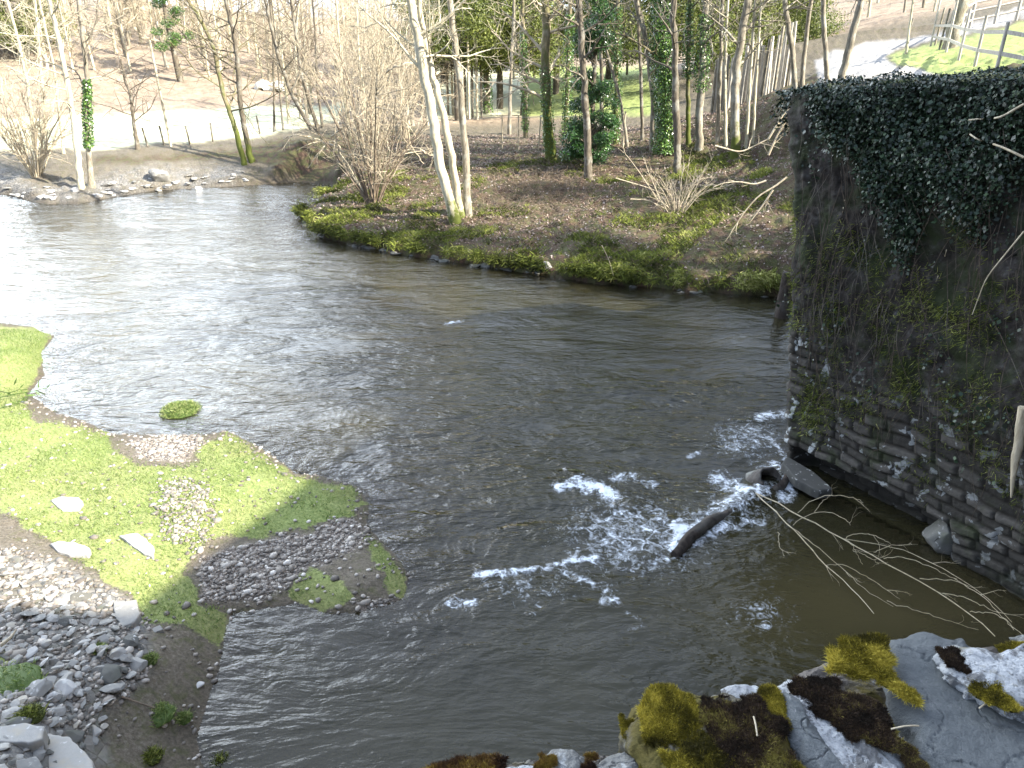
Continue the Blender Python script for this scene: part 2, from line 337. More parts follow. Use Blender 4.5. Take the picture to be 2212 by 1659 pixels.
def H(x, y):
    x = np.asarray(x, float); y = np.asarray(y, float); a = np.arctan2(x, y); r = np.log(np.maximum(np.hypot(x, y), .021))
    i = np.clip(np.searchsorted(AZ, a)-1, 0, len(AZ)-2); j = np.clip(np.searchsorted(lRR, r)-1, 0, len(RR)-2)
    fa = np.clip((a-AZ[i])/(AZ[i+1]-AZ[i]), 0, 1); fr = np.clip((r-lRR[j])/(lRR[j+1]-lRR[j]), 0, 1)
    return (GH[i, j]*(1-fa)*(1-fr)+GH[i+1, j]*fa*(1-fr)+GH[i, j+1]*(1-fa)*fr+GH[i+1, j+1]*fa*fr)
def G(px, py):
    """ground point seen at a photo pixel"""
    d = ray(px, py); t = np.exp(np.linspace(math.log(3), math.log(400), 1500)); P = CAM+d*t[:, None]
    hit = np.where(P[:, 2] < np.maximum(H(P[:, 0], P[:, 1]), 0))[0]
    k = hit[0] if len(hit) else 1000
    p = P[k].copy(); p[2] = H(p[0], p[1]); return p
# ---- surface zones (what grows or lies where), outlines read off the photograph
PX, PY, DEP = proj(GX, GY, np.maximum(GH, 0)); PX = PX.ravel(); PY = PY.ravel()
gx = GX.ravel(); gy = GY.ravel(); gh = GH.ravel(); gd = GD.ravel()
zones = {
 'grass': [[(-200, 690), (70, 700), (118, 727), (95, 790), (60, 850), (80, 900), (235, 930), (240, 960), (300, 1000), (420, 1000), (420, 960), (490, 929), (650, 1022), (765, 1048), (802, 1090), (770, 1120), (640, 1150), (560, 1165), (470, 1160), (440, 1190), (400, 1230), (430, 1260), (440, 1300), (490, 1320), (490, 1380), (470, 1400), (400, 1360), (300, 1350), (280, 1290), (200, 1240), (130, 1190), (0, 1110), (-200, 1080)],
           [(780, 1140), (830, 1170), (885, 1250), (880, 1300), (840, 1290), (800, 1220)], [(625, 1240), (690, 1225), (750, 1250), (770, 1300), (700, 1330), (625, 1300)],
           [(-50, 1400), (20, 1400), (30, 1500), (-50, 1530)]],
 'gravel': [[(280, 945), (430, 938), (450, 960), (400, 1000), (290, 990)], [(430, 1200), (560, 1165), (660, 1150), (760, 1110), (800, 1140), (800, 1180), (740, 1200), (680, 1225), (620, 1270), (560, 1300), (440, 1300)], [(760, 1300), (860, 1285), (880, 1310), (780, 1325)],
            [(340, 1040), (440, 1030), (470, 1110), (430, 1200), (350, 1170)]],
 'rock': [[(-300, 1130), (100, 1190), (250, 1270), (330, 1340), (330, 1440), (300, 1500), (230, 1540), (250, 1659), (-300, 1700)], [(0, 352), (90, 400), (300, 350), (530, 350), (560, 400), (200, 450), (-100, 430)]],
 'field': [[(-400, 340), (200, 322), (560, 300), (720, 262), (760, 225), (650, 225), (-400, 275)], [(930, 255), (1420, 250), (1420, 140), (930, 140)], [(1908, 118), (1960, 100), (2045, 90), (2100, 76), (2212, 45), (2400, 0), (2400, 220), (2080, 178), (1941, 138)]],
 'road': [[(1760, 128), (1798, 112), (1899, 87), (2012, 77), (2068, 56), (2230, 5), (2240, 32), (2100, 75), (2045, 88), (1960, 98), (1908, 118), (1941, 138), (2054, 162), (2100, 185), (1900, 200), (1760, 190)]],
 'earth': [[(200, 335), (330, 335), (530, 318), (600, 296), (700, 285), (900, 270), (900, 420), (640, 392), (560, 350), (400, 350), (200, 360)]],
}
def zmask(name, soft=14, x=None, y=None):
    x = PX if x is None else x; y = PY if y is None else y
    wx = 14*fbm(x*.03, y*.05, 3, 31); wy = 9*fbm(x*.03+5, y*.05, 3, 32); m = np.zeros(len(x))
    for P in zones[name]: m = np.maximum(m, 1-sstep(-soft, soft*.4, sdist(x+wx, y+wy, P)))
    return m
near = (gy > 0)
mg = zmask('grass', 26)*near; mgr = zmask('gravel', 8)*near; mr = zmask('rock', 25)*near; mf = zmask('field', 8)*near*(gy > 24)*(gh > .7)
mearth = zmask('earth', 12)*near*(gy > 20)
bank = np.maximum(sstep(15, 17, gy)*(1-sstep(36, 44, gy))*sstep(-9.5, -7, gx)*(1-mf), mearth)          # far wooded bank
road_line = [(CAM+ray(a, b)*t)[:2] for a, b, t in [(1840, 170, 22), (1800, 150, 28), (1830, 118, 38), (1920, 98, 45), (2030, 80, 52), (2150, 45, 62), (2300, 0, 80)]]+[]
road_line = [(9.2, 9.0), (10.5, 14), (11.6, 19), (13.4, 24.5), (16.5, 30.5), (21.5, 37.0), (29, 44), (39, 50), (55, 58)]
mroad = zmask('road', 5)*near*(gy > 14)
me_ = MB(); me_.add(np.stack([gx, gy, gh], -1), grid_faces(*GX.shape)[:, ::-1])
tme = me_.mesh('ground')
def setcol(me, name, r, g, b, a):
    at_ = me.attributes.new(name, 'FLOAT_COLOR', 'POINT'); at_.data.foreach_set('color', np.stack([r, g, b, a], -1).astype(np.float32).ravel())
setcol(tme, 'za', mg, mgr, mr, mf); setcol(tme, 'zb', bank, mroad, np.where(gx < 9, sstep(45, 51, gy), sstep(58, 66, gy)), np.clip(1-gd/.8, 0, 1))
t = NT('ground')
a = t.n.new('ShaderNodeAttribute'); a.attribute_name = 'za'; s1 = t.sep(a.outputs['Color']); zfield = a.outputs['Alpha']
b = t.n.new('ShaderNodeAttribute'); b.attribute_name = 'zb'; s2 = t.sep(b.outputs['Color']); zwet = b.outputs['Alpha']
fine = t.noise(28, 8, .7); mid = t.noise(3.2, 6, .65); big = t.noise(.55, 5, .6)
mud = t.ramp(fine, [(.3, (.055, .046, .034)), (.5, (.11, .093, .068)), (.75, (.19, .165, .13))]); mud = t.mix(t.ramp(t.noise(6, 7, .7, None, .6), [(.5, 0.), (.64, .7)]), mud, t.mix(fine, (.03, .035, .012), (.11, .11, .04)))
litter = t.mix(t.ramp(mid, [(.4, 0.), (.6, 1.)]), t.ramp(fine, [(.3, (.022, .013, .009)), (.5, (.062, .038, .026)), (.75, (.14, .098, .070))]), t.ramp(fine, [(.3, (.03, .032, .012)), (.7, (.10, .10, .04))]))
c = t.mix(s2[0], mud, litter)
hillc = t.ramp(t.noise(.9, 8, .75), [(.3, (.13, .10, .07)), (.55, (.25, .195, .14)), (.75, (.36, .30, .225))]); c = t.mix(s2[2], c, hillc)
pv = t.voro(26, out='Color'); pvd = t.voro(26, feat='DISTANCE_TO_EDGE')
peb = t.mix(t.ramp(pvd, [(.0, 0.), (.12, 1.)]), (.07, .055, .045), t.ramp(t.sep(pv)[0], [(0, (.13, .11, .09)), (.6, (.26, .225, .19)), (1, (.42, .38, .33))])); c = t.mix(s1[1], c, peb)
rkd = t.voro(7, feat='DISTANCE_TO_EDGE'); rkc = t.voro(7, out='Color')
rk = t.mix(t.ramp(rkd, [(.0, 0.), (.06, 1.)]), (.07, .06, .05), t.mix(fine, t.ramp(t.sep(rkc)[0], [(0, (.08, .08, .077)), (.7, (.16, .155, .145)), (1, (.26, .245, .21))]), (.19, .185, .17))); c = t.mix(t.math('MULTIPLY', s1[2], t.ramp(t.noise(1.4, 4), [(.35, .25), (.6, 1.)])), c, rk)
gr = t.ramp(fine, [(.28, (.065, .09, .026)), (.5, (.15, .19, .055)), (.75, (.29, .30, .12))]); gr = t.mix(t.ramp(big, [(.4, 0.), (.75, .5)]), gr, (.30, .26, .13))
gm = t.ramp(t.math('ADD', s1[0], t.math('ADD', t.math('MULTIPLY', t.math('SUBTRACT', mid, .5), 1.6), t.math('MULTIPLY', t.math('SUBTRACT', fine, .5), .8))), [(.38, 0.), (.62, 1.)]); c = t.mix(gm, c, gr)
fg = t.mix(t.noise(.8, 6), (.36, .37, .22), (.50, .49, .36)); sx_ = t.n.new('ShaderNodeSeparateXYZ'); t.l(t.pos(), sx_.inputs[0]); fg = t.mix(t.math('GREATER_THAN', sx_.outputs[0], 1.), fg, t.mix(t.noise(2.5, 6), (.14, .185, .05), (.28, .31, .12))); c = t.mix(zfield, c, fg)  # left field paled towards white, glare put into its grass colour
rdm = t.ramp(fine, [(.3, (.22, .21, .195)), (.7, (.32, .31, .29))]); c = t.mix(s2[1], c, rdm)
wet = t.ramp(zwet, [(.3, 0.), (.95, .55)]); c = t.mix(wet, c, t.mix(1., c, (.45, .42, .38), 'MULTIPLY'))
hh = t.math('ADD', t.math('MULTIPLY', fine, 1.), t.math('MULTIPLY', t.math('MULTIPLY', pvd, s1[1]), 2.)); hh = t.math('ADD', hh, t.math('MULTIPLY', t.math('MULTIPLY', rkd, s1[2]), 3.))
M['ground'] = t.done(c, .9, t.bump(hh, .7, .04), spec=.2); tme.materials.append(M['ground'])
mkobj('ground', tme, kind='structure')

# ------------------------------------------------------------------ water
wa = np.radians(np.r_[np.arange(-90, -44, 1.), np.arange(-44, 44, .12), np.arange(44, 90, 1.)]); wr = np.r_[.5, 1.5, 2.6*np.exp(np.arange(0, math.log(70/2.6), .0042))]
WX = np.sin(wa)[:, None]*wr[None]; WY = np.cos(wa)[:, None]*wr[None]; wx = WX.ravel(); wy = WY.ravel()
wpx, wpy, _ = proj(wx, wy, 0*wx); depth = np.clip(-H(wx, wy), -.2, 2)
def blob(cx, cy, rx, ry): return np.exp(-(((wpx-cx)/rx)**2+((wpy-cy)/ry)**2))
def streak(line, wd): return np.exp(-(pdist(wpx, wpy*1.3, [(a, b*1.3) for a, b in line])/wd)**2)
foam = np.zeros(len(wx))
for L, wd, s in [([(1210, 1050), (1250, 1040), (1290, 1052), (1330, 1075)], 17, 1.2), ([(1330, 1030), (1380, 1028), (1410, 1045)], 13, 1.), ([(1300, 1120), (1360, 1110), (1420, 1125)], 12, .8), ([(1030, 1240), (1100, 1236), (1180, 1228), (1230, 1210), (1290, 1208)], 10, 1.2), ([(1200, 1230), (1260, 1250), (1310, 1275), (1300, 1300)], 11, .85), ([(1310, 1265), (1325, 1300)], 16, .9),
                 ([(985, 1300), (1015, 1305)], 20, .9), ([(1150, 1320), (1160, 1310)], 12, .8), ([(1590, 880), (1610, 920), (1680, 960), (1700, 1000)], 9, .85), ([(1640, 900), (1700, 893)], 12, 1.1), ([(1555, 1035), (1590, 1060)], 22, 1.15), ([(1450, 1180), (1470, 1140), (1520, 1120), (1590, 1090), (1640, 1060)], 22, 1.3), ([(1440, 1190), (1440, 1215)], 8, 1.), ([(1500, 1175), (1560, 1140), (1640, 1125)], 15, 1.), ([(1660, 1010), (1700, 1030), (1695, 1070)], 20, 1.1),
                 ([(1490, 985), (1510, 975)], 7, 1.), ([(1640, 1355), (1655, 1350)], 12, .9), ([(1480, 1480), (1500, 1490)], 6, .7), ([(760, 860), (830, 835)], 3, .7), ([(960, 700), (1000, 693)], 4, .8), ([(1350, 1320), (1400, 1350), (1360, 1360)], 6, .8), ([(1290, 1060), (1330, 1100), (1320, 1160)], 9, .75)]:
    foam = np.maximum(foam, .88*s*streak(L, wd*1.5)*(.75+.5*fbm(wpx*.035, wpy*.06, 4, 47)))
foam = np.maximum(foam, .60*blob(1370, 1160, 230, 120)); foam = np.maximum(foam, .56*blob(1610, 950, 110, 70)); foam = np.maximum(foam, .50*blob(1600, 1090, 120, 70)); foam = np.maximum(foam, .45*blob(1640, 1320, 140, 50)); foam = np.maximum(foam, .42*blob(1150, 1270, 220, 60))
rip = np.clip(blob(1400, 1080, 330, 220)+.6*blob(1500, 850, 260, 60), 0, 1)
rd_ = np.hypot(wx, wy)
wz = .012*fbm(wx*1.1, wy*2.3, 3, 41)*sstep(3, 8, rd_)+rip*(.05*fbm(wx*2.2+wy*.9, wy*3.1, 4, 42)+.012*fbm(wx*9, wy*12, 3, 44))+.035*np.clip(foam-.5, 0, 1)*(1+fbm(wx*14, wy*14, 3, 43))
wz += .10*np.exp(-(pdist(wpx, wpy, [(1580, 1100), (1650, 1060), (1690, 1030)])/28)**2)
wz *= sstep(0, .12, depth)
keep = ~((np.hypot(wx, wy) > 90))
wb = MB(); wb.add(np.stack([wx, wy, wz], -1), grid_faces(*WX.shape)[:, ::-1]); wme = wb.mesh('river_water')
calm = np.maximum(np.exp(-(((wpx-1950)/420)**2+((wpy-1310)/110)**2)), 0)
smoo = np.clip(np.maximum(calm, .75*np.exp(-(((wpx-800)/650)**2+((wpy-1560)/230)**2)))+.4*np.exp(-(((wpx-1450)/400)**2+((wpy-720)/110)**2)), 0, 1)
flow = sstep(0, 1, (wpx-600)/900)
setcol(wme, 'w', depth, foam, rip, calm); sma = wme.attributes.new('smooth_flow', 'FLOAT', 'POINT'); sma.data.foreach_set('value', smoo.astype(np.float32))
t = NT('river_water'); t.n.remove(t.b)
a = t.n.new('ShaderNodeAttribute'); a.attribute_name = 'w'; s_ = t.sep(a.outputs['Color']); dp = s_[0]; fo = s_[1]; rp = s_[2]; cm = a.outputs['Alpha']
p1 = t.map(t.pos(), (1.0, 2.1, 1)); mp = t.n.new('ShaderNodeMapping'); mp.inputs['Rotation'].default_value = (0, 0, math.radians(28)); mp.inputs['Scale'].default_value = (1, 2.3, 1); t.l(t.pos(), mp.inputs[0]); p2 = mp.outputs[0]
n1 = t.noise(2.2, 4, .55, p1, .4); n2 = t.noise(5.6, 3, .55, p2, .6); n3 = t.noise(26, 3, .6, p1, .3)
amp = t.math('MULTIPLY', t.math('SUBTRACT', 1., t.math('MULTIPLY', t.attr('smooth_flow'), .78)), t.ramp(t.noise(.42, 4, .6, p2, 1.), [(.36, .45), (.64, 1.5)]))
hsum = t.math('ADD', t.math('ADD', t.math('MULTIPLY', n1, 1.5), t.math('MULTIPLY', n2, .42)), t.math('MULTIPLY', n3, .035))
hsum = t.math('MULTIPLY', hsum, t.math('MULTIPLY', amp, t.math('ADD', 1., t.math('MULTIPLY', rp, 1.2))))
nrm = t.bump(hsum, 1., .034)
fr = t.n.new('ShaderNodeFresnel'); fr.inputs['IOR'].default_value = 1.333; t.l(nrm, fr.inputs['Normal'])
gl = t.n.new('ShaderNodeBsdfGlossy'); gl.inputs['Roughness'].default_value = .06; gl.inputs['Color'].default_value = (1, 1, 1, 1); t.l(nrm, gl.inputs['Normal'])
murk = t.n.new('ShaderNodeBsdfDiffuse'); t.l(t.mix(t.math('MULTIPLY', cm, .8), t.mix(t.noise(.5, 4), (.010, .0098, .006), (.036, .032, .014)), (.052, .043, .020)), murk.inputs['Color'])
tr = t.n.new('ShaderNodeBsdfTransparent'); tr.inputs['Color'].default_value = (.72, .68, .56, 1)
m1 = t.n.new('ShaderNodeMixShader'); t.l(t.ramp(dp, [(0, .12), (.12, .55), (.5, .86), (.9, .97)]), m1.inputs[0]); t.l(tr.outputs[0], m1.inputs[1]); t.l(murk.outputs[0], m1.inputs[2])
m2 = t.n.new('ShaderNodeMixShader'); t.l(t.math('MULTIPLY', fr.outputs[0], 1.0, True), m2.inputs[0]); t.l(m1.outputs[0], m2.inputs[1]); t.l(gl.outputs[0], m2.inputs[2])
fm = t.n.new('ShaderNodeBsdfDiffuse'); fm.inputs['Color'].default_value = (.62, .66, .70, 1)
fn = t.noise(9, 9, .72, None, 1.4); fn2 = t.noise(45, 4, .7)
vw = t.n.new('ShaderNodeVectorMath'); vw.operation = 'ADD'; t.l(t.pos(), vw.inputs[0]); nv_ = t.n.new('ShaderNodeTexNoise'); nv_.inputs['Scale'].default_value = 3.2; nv_.inputs['Detail'].default_value = 5; t.l(t.pos(), nv_.inputs['Vector']); sv_ = t.n.new('ShaderNodeVectorMath'); sv_.operation = 'SCALE'; sv_.inputs['Scale'].default_value = .55; t.l(nv_.outputs['Color'], sv_.inputs[0]); t.l(sv_.outputs[0], vw.inputs[1])
lace = t.ramp(t.voro(3.6, vw.outputs[0], 'DISTANCE_TO_EDGE'), [(0, .26), (.16, 0.)])
fo = t.math('ADD', fo, t.math('MULTIPLY', lace, t.ramp(fo, [(.2, 0.), (.5, 1.)])))
fv = t.math('ADD', fo, t.math('ADD', t.math('MULTIPLY', t.math('SUBTRACT', fn, .5), 2.2), t.math('MULTIPLY', t.math('SUBTRACT', fn2, .5), .5)))
fmask = t.math('MULTIPLY', t.ramp(fv, [(.52, 0.), (.85, .35), (1.35, .88)]), t.ramp(fo, [(.1, 0.), (.3, 1.)]))
m3 = t.n.new('ShaderNodeMixShader'); t.l(fmask, m3.inputs[0]); t.l(m2.outputs[0], m3.inputs[1]); t.l(fm.outputs[0], m3.inputs[2]); t.l(m3.outputs[0], t.out.inputs[0])
wme.materials.append(t.m); mkobj('river_water', wme, kind='structure')

# ------------------------------------------------------------------ the river wall with ivy
WB = np.array([wall_base[2], wall_base[1], wall_base[0]]); ext = WB[2]+(WB[2]-WB[1])*.9; ext2 = ext+np.array([1.6, -3.5])
top_pts = np.array([at_y(1732, 200, 11.3), at_y(1990, 182, 10.1), at_y(2214, 172, 9.05)])
text = top_pts[2]+(top_pts[2]-top_pts[1])*1.0+[0, 0, .0]; text2 = text+np.array([2.0, -3.6, 0])
# far end return (hidden side), then face
base_line = np.array([[8.8, 14.0], [6.3, 12.4], [5.1, 11.0], *WB.tolist(), ext.tolist(), ext2.tolist()])
top_line = np.array([[9.0, 14.6, 5.35], [6.3, 13.6, 5.35], [4.75, 12.3, 5.36], *top_pts.tolist(), text.tolist(), text2.tolist()])
def arc(L, n):
    d = np.r_[0, np.cumsum(np.linalg.norm(np.diff(L, axis=0), axis=1))]
    return d
ba = np.r_[0, np.cumsum(np.linalg.norm(np.diff(base_line, axis=0), axis=1))]
nu, nv = 620, 330
S = np.linspace(0, ba[-1], nu)
Bx = np.stack([np.interp(S, ba, base_line[:, k]) for k in (0, 1)]+[np.full(nu, -.9)], -1)
Tx = np.stack([np.interp(S, ba, top_line[:, k]) for k in (0, 1, 2)], -1)
for _ in range(3): Bx[1:-1] = (Bx[:-2]+2*Bx[1:-1]+Bx[2:])/4; Tx[1:-1] = (Tx[:-2]+2*Tx[1:-1]+Tx[2:])/4
V_ = np.linspace(0, 1, nv)
W0 = Bx[:, None]*(1-V_[None, :, None])+Tx[:, None]*V_[None, :, None]
# base points are defined at z=0, the mesh starts at -0.9: keep the face line through z=0
z0 = .9/(Tx[:, 2]+.9); W0 = Bx[:, None]*0+W0
sh = (W0*0); tv = (V_[None, :]-z0[:, None])/(1-z0[:, None])
XY = Bx[:, None, :2]*(1-tv[..., None])+Tx[:, None, :2]*tv[..., None]; W0 = np.concatenate([XY, (-.9+(Tx[:, 2]+.9)[:, None]*V_[None, :])[..., None]], -1)
tang = np.gradient(W0, axis=0); upv = np.gradient(W0, axis=1); NW = unit(np.cross(upv, tang)); 
if NW[nu//2, nv//2, 0] > 0: NW = -NW
sS = np.repeat(S[:, None], nv, 1); zZ = W0[..., 2]
def wall_relief(sv, zv):
    """stone courses: relief and per-stone random"""
    ww = zv+.05*noise2(sv*1.6, zv*1.2, 61)+.02*noise2(sv*6, zv*3, 62)
    ch = .135; row = np.floor(ww/ch+.35*noise2(sv*.0+3, ww*2, 60)); fr_ = ww/ch+.35*noise2(sv*.0+3, ww*2, 60)-row
    off = _h(row, row*0, row*0, 63)*7; ln = .30+.38*_h(row, row*0+1, row*0, 64)
    us = sv/ln+off+.12*noise2(sv*3, row*3.7, 65); cid = np.floor(us); fu = us-cid
    rnd = _h(cid, row, row*0, 66); e = np.minimum(np.minimum(fr_, 1-fr_)*ch, np.minimum(fu, 1-fu)*ln)
    m = sstep(.004, .028, e)
    return m*(.02+.055*rnd)+.010*fbm(sv*9, zv*9, 4, 67)+.006*noise2(sv*30, zv*30, 68), rnd, m
rel, rnd, mort = wall_relief(sS, zZ)
sc_c = ba[3]                                # arc position of the cutwater corner
over = sstep(1.2, 2.4, zZ+.45*fbm(sS*1.1, zZ*.9, 3, 71)+.5*np.clip(1.1-(sS-sc_c), 0, 1)*(-1))   # how far soil and growth hide the stones
soil = .10*fbm(sS*1.7, zZ*1.7, 4, 72)+.05*fbm(sS*7, zZ*7, 4, 73)+.05
rel2 = rel*(1-over)+soil*over
rel2 -= .45*sstep(sc_c-.1, sc_c+.25, sS)*(1-sstep(sc_c+2.3, sc_c+2.7, sS))*(1-sstep(.30, .44, zZ+.06*noise2(sS*3, zZ, 74)))   # washed-out hollow at the foot
rel2 += .18*sstep(3.6, 4.6, zZ)*(.5+.5*fbm(sS*.9, zZ*.9, 3, 75))
WP = W0+NW*rel2[..., None]
wall = thing('river_wall', (*WB[2], 0), 'tall dark stone river wall hung with ivy and dead stems at the right', 'wall')
wm = MB(); wm.add(WP.reshape(-1, 3), grid_faces(nu, nv)); wme_ = wm.mesh('masonry')
setcol(wme_, 'k', rnd.ravel(), over.ravel(), mort.ravel(), np.clip((sS-sc_c), 0, 4).ravel()/4)
t = NT('wall_stone'); a = t.n.new('ShaderNodeAttribute'); a.attribute_name = 'k'; q = t.sep(a.outputs['Color']); along = a.outputs['Alpha']
f1 = t.noise(22, 7, .7); f2 = t.noise(2.4, 5, .6); f3 = t.noise(7, 6, .65)
stone = t.mix(f1, t.ramp(q[0], [(0, (.012, .011, .009)), (.5, (.025, .022, .018)), (1, (.05, .045, .037))]), t.ramp(q[0], [(0, (.03, .027, .022)), (1, (.08, .073, .064))]))
stone = t.mix(t.ramp(q[2], [(0, 0.), (1, 1.)]), (.02, .017, .013), stone)
lw = t.ramp(t.noise(5.0, 5, .55, None, .4), [(.60, 0.), (.615, 1.)]); lw2 = t.math('MULTIPLY', lw, t.ramp(along, [(0, 1.), (.38, .55), (.9, .35)])); stone = t.mix(lw2, stone, t.mix(f1, (.22, .23, .22), (.42, .44, .44)))
dirt = t.ramp(f3, [(.3, (.008, .007, .0055)), (.5, (.022, .018, .015)), (.64, (.048, .044, .040)), (.78, (.11, .11, .115))]); dirt = t.mix(t.ramp(f2, [(.45, 0.), (.62, .8)]), dirt, t.mix(f1, (.008, .013, .004), (.025, .032, .010)))
c = t.mix(q[1], stone, dirt)
c = t.mix(t.ramp(f2, [(.52, 0.), (.66, .75)]), c, t.mix(f1, (.008, .013, .004), (.026, .034, .009)))
sepz = t.n.new('ShaderNodeSeparateXYZ'); t.l(t.pos(), sepz.inputs[0]); wetz = t.ramp(sepz.outputs[2], [(.0, .75), (.45, 0.)]); c = t.mix(wetz, c, (.014, .013, .010))
M['wall'] = t.done(c, .85, t.bump(t.math('ADD', f1, f3), .6, .03), spec=.25); wme_.materials.append(M['wall'])
mkobj('masonry', wme_, wall)
# rough top of the wall
tn = 26; inn = unit(np.stack([-np.gradient(Tx[:, 1]), np.gradient(Tx[:, 0])], -1)); mid_ = nu*6//10
if inn[mid_]@np.array([1, .5]) < 0: inn = -inn
TP = []
for j in range(tn):
    f = j/(tn-1)*2.0; xy = WP[:, -1, :2]+inn*f; z = WP[:, -1, 2]+.05*fbm(xy[:, 0]*2, xy[:, 1]*2, 3, 76)*(j > 0)+(.05 if 0 < j < tn-1 else 0); z = z-(1.0 if j == tn-1 else 0); TP.append(np.c_[xy, z])
cm_ = MB(); cm_.add(np.stack(TP, 1).reshape(-1, 3), grid_faces(nu, tn)); 
M['soil'] = (lambda t: t.done(t.mix(t.ramp(t.noise(3, 5), [(.4, 0.), (.6, 1.)]), t.ramp(t.noise(25, 6, .7), [(.3, (.05, .038, .026)), (.7, (.22, .18, .14))]), t.ramp(t.noise(30, 5), [(.3, (.05, .06, .015)), (.7, (.14, .15, .04))])), .9, t.bump(t.noise(20, 6, .7), .8, .03)))(NT('soil'))
cm_.build('wall_top', M['soil'], wall)
def wall_pt(s, v, out=0.):
    i = np.clip((s/ba[-1]*(nu-1)).astype(int), 0, nu-1); j = np.clip((v*(nv-1)).astype(int), 0, nv-1)
    return WP[i, j]+NW[i, j]*np.asarray(out)[..., None], NW[i, j]
# ivy: dense towards the top, trailing down in tongues
def wall_leaves(n, thr_fn, out, size, mat, name, rr):
    s = rr.uniform(ba[3]-.25, ba[-1]-1.5, n); z = rr.uniform(1.2, 6.3, n)
    keep = rr.uniform(0, 1, n) < thr_fn(s, z); s = s[keep]; z = z[keep]; v = (z+.9)/(Tx[np.clip((s/ba[-1]*(nu-1)).astype(int), 0, nu-1), 2]+.9); ok = v < 1.0; s = s[ok]; z = z[ok]; v = v[ok]
    o = rr.uniform(.0, 1, len(s))**1.2*out*(1+.9*fbm(s*1.3, z*1.3, 3, 81)); P, N = wall_pt(s, v, o)
    m = MB(); leafcloud(m, P, N*.7+[0, 0, .45]+rr.normal(0, .45, P.shape), size*rr.choice([.6, .9, 1.35], len(P)), .8, rr, droop=(0, 0, -1)); return m
def ivyd(s, z):
    bottom = 4.4+.42*fbm(s*.9, s*0, 3, 82)+.25*noise2(s*4, z*0, 83)-1.2*np.exp(-((s-sc_c-2.0)/.40)**2)-.6*np.exp(-((s-sc_c-3.0)/.35)**2)+.25*sstep(2.5, 4., s-sc_c)+.9*np.exp(-((s-sc_c-.2)/.5)**2)
    return sstep(-.25, .35, z-bottom)*.85+.05*(noise2(s*2, z*2, 84) > .35)
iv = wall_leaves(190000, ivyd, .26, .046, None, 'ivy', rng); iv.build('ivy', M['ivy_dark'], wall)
# ivy and stones spilling over the top edge
n = 16000; s = rng.uniform(ba[3]-.3, ba[-1]-1.5, n); i = np.clip((s/ba[-1]*(nu-1)).astype(int), 0, nu-1); f = rng.uniform(-.25, .8, n)**1.0
P = np.c_[WP[i, -1, :2]+inn[i]*f[:, None], WP[i, -1, 2]+rng.uniform(-.05, .10, n)*(1+noise2(s*2, f*2, 3))]; kk = (noise2(s*1.7, f*3, 9) > -.25) | (f < .1); m = MB(); leafcloud(m, P[kk], np.array([0, 0, 1.])+0*P[kk], .042, .8, rng)
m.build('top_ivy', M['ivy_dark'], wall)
# dead hanging stems and twigs
m = MB()
for k in range(380):
    s0 = rng.uniform(ba[3], ba[-1]-1.8); z1 = rng.uniform(1.6, 5.2); L = rng.uniform(.4, 1.6); npt = 9; tt = np.linspace(0, 1, npt); drift = rng.normal(0, .35)
    ss = s0+drift*tt+.05*np.cumsum(rng.normal(0, .5, npt)); zz = z1-L*tt+.03*rng.normal(0, 1, npt); zz = np.maximum(zz, .5); v = (zz+.9)/6.35
    o = .05+.25*np.sin(tt*np.pi*rng.uniform(.6, 1))*rng.uniform(.2, 1.); P, N = wall_pt(ss, v, o); tube(m, smooth_path(P, 14), np.linspace(1, .4, 14)*rng.uniform(.003, .007), 4, cap=False)
m.build('dead_stem', M['stem_dark'], wall, kind='stuff')
for pl, r_ in [([(2212, 225), (2160, 255), (2110, 257), (2075, 262)], .016), ([(2212, 340), (2160, 315), (2105, 300), (2040, 235)], .014), ([(1830, 400), (1818, 470), (1824, 520)], .008), ([(2060, 470), (2040, 560), (2010, 640)], .008), ([(2212, 500), (2130, 600), (2100, 680)], .010)]:
    P = smooth_path([at_y(a, b, 9.0-.35*(a-1700)/500*3+.2)-np.array([.35, .25, 0])*0 for a, b in pl], 16)
    # sit them just off the ivy face
    Q = []
    for p in P:
        dr = unit(p-CAM); dd = (WP[::4, ::4].reshape(-1, 3)-CAM); al = dd@dr; per = np.linalg.norm(dd-al[:, None]*dr, axis=1); kk = np.argmin(per+(al > 30)*99); Q.append(CAM+dr*(al[kk]-.42))
    mm = MB(); tube(mm, Q, np.linspace(1, .4, 16)*r_, 6); mm.build('bare_stem', M['twig_pale'], wall)
def off_wall(px, py, off=.42):
    dr = unit(at_y(px, py, 9.)-CAM); dd = (WP[::4, ::4].reshape(-1, 3)-CAM); al = dd@dr; per = np.linalg.norm(dd-al[:, None]*dr, axis=1); kk = np.argmin(per+(al > 30)*99); return CAM+dr*(al[kk]-off)
# moss and fern pads on the wall face
m = MB()
for k in range(95):
    s0 = rng.uniform(ba[3]-.1, ba[-1]-2); z1 = rng.uniform(.7, 3.8); n = 130; ss = s0+rng.normal(0, .14, n); zz = z1+rng.normal(0, .12, n); P, N = wall_pt(ss, np.clip((zz+.9)/6.35, 0, 1), .01+0*ss)
    blades(m, P, .07, .008, rng, .5, dirn=N+[0, 0, -.4], c=np.clip(rng.normal(.3+.2*(k % 3), .2, n), 0, 1))
m.build('moss', M['moss_blade'], wall)

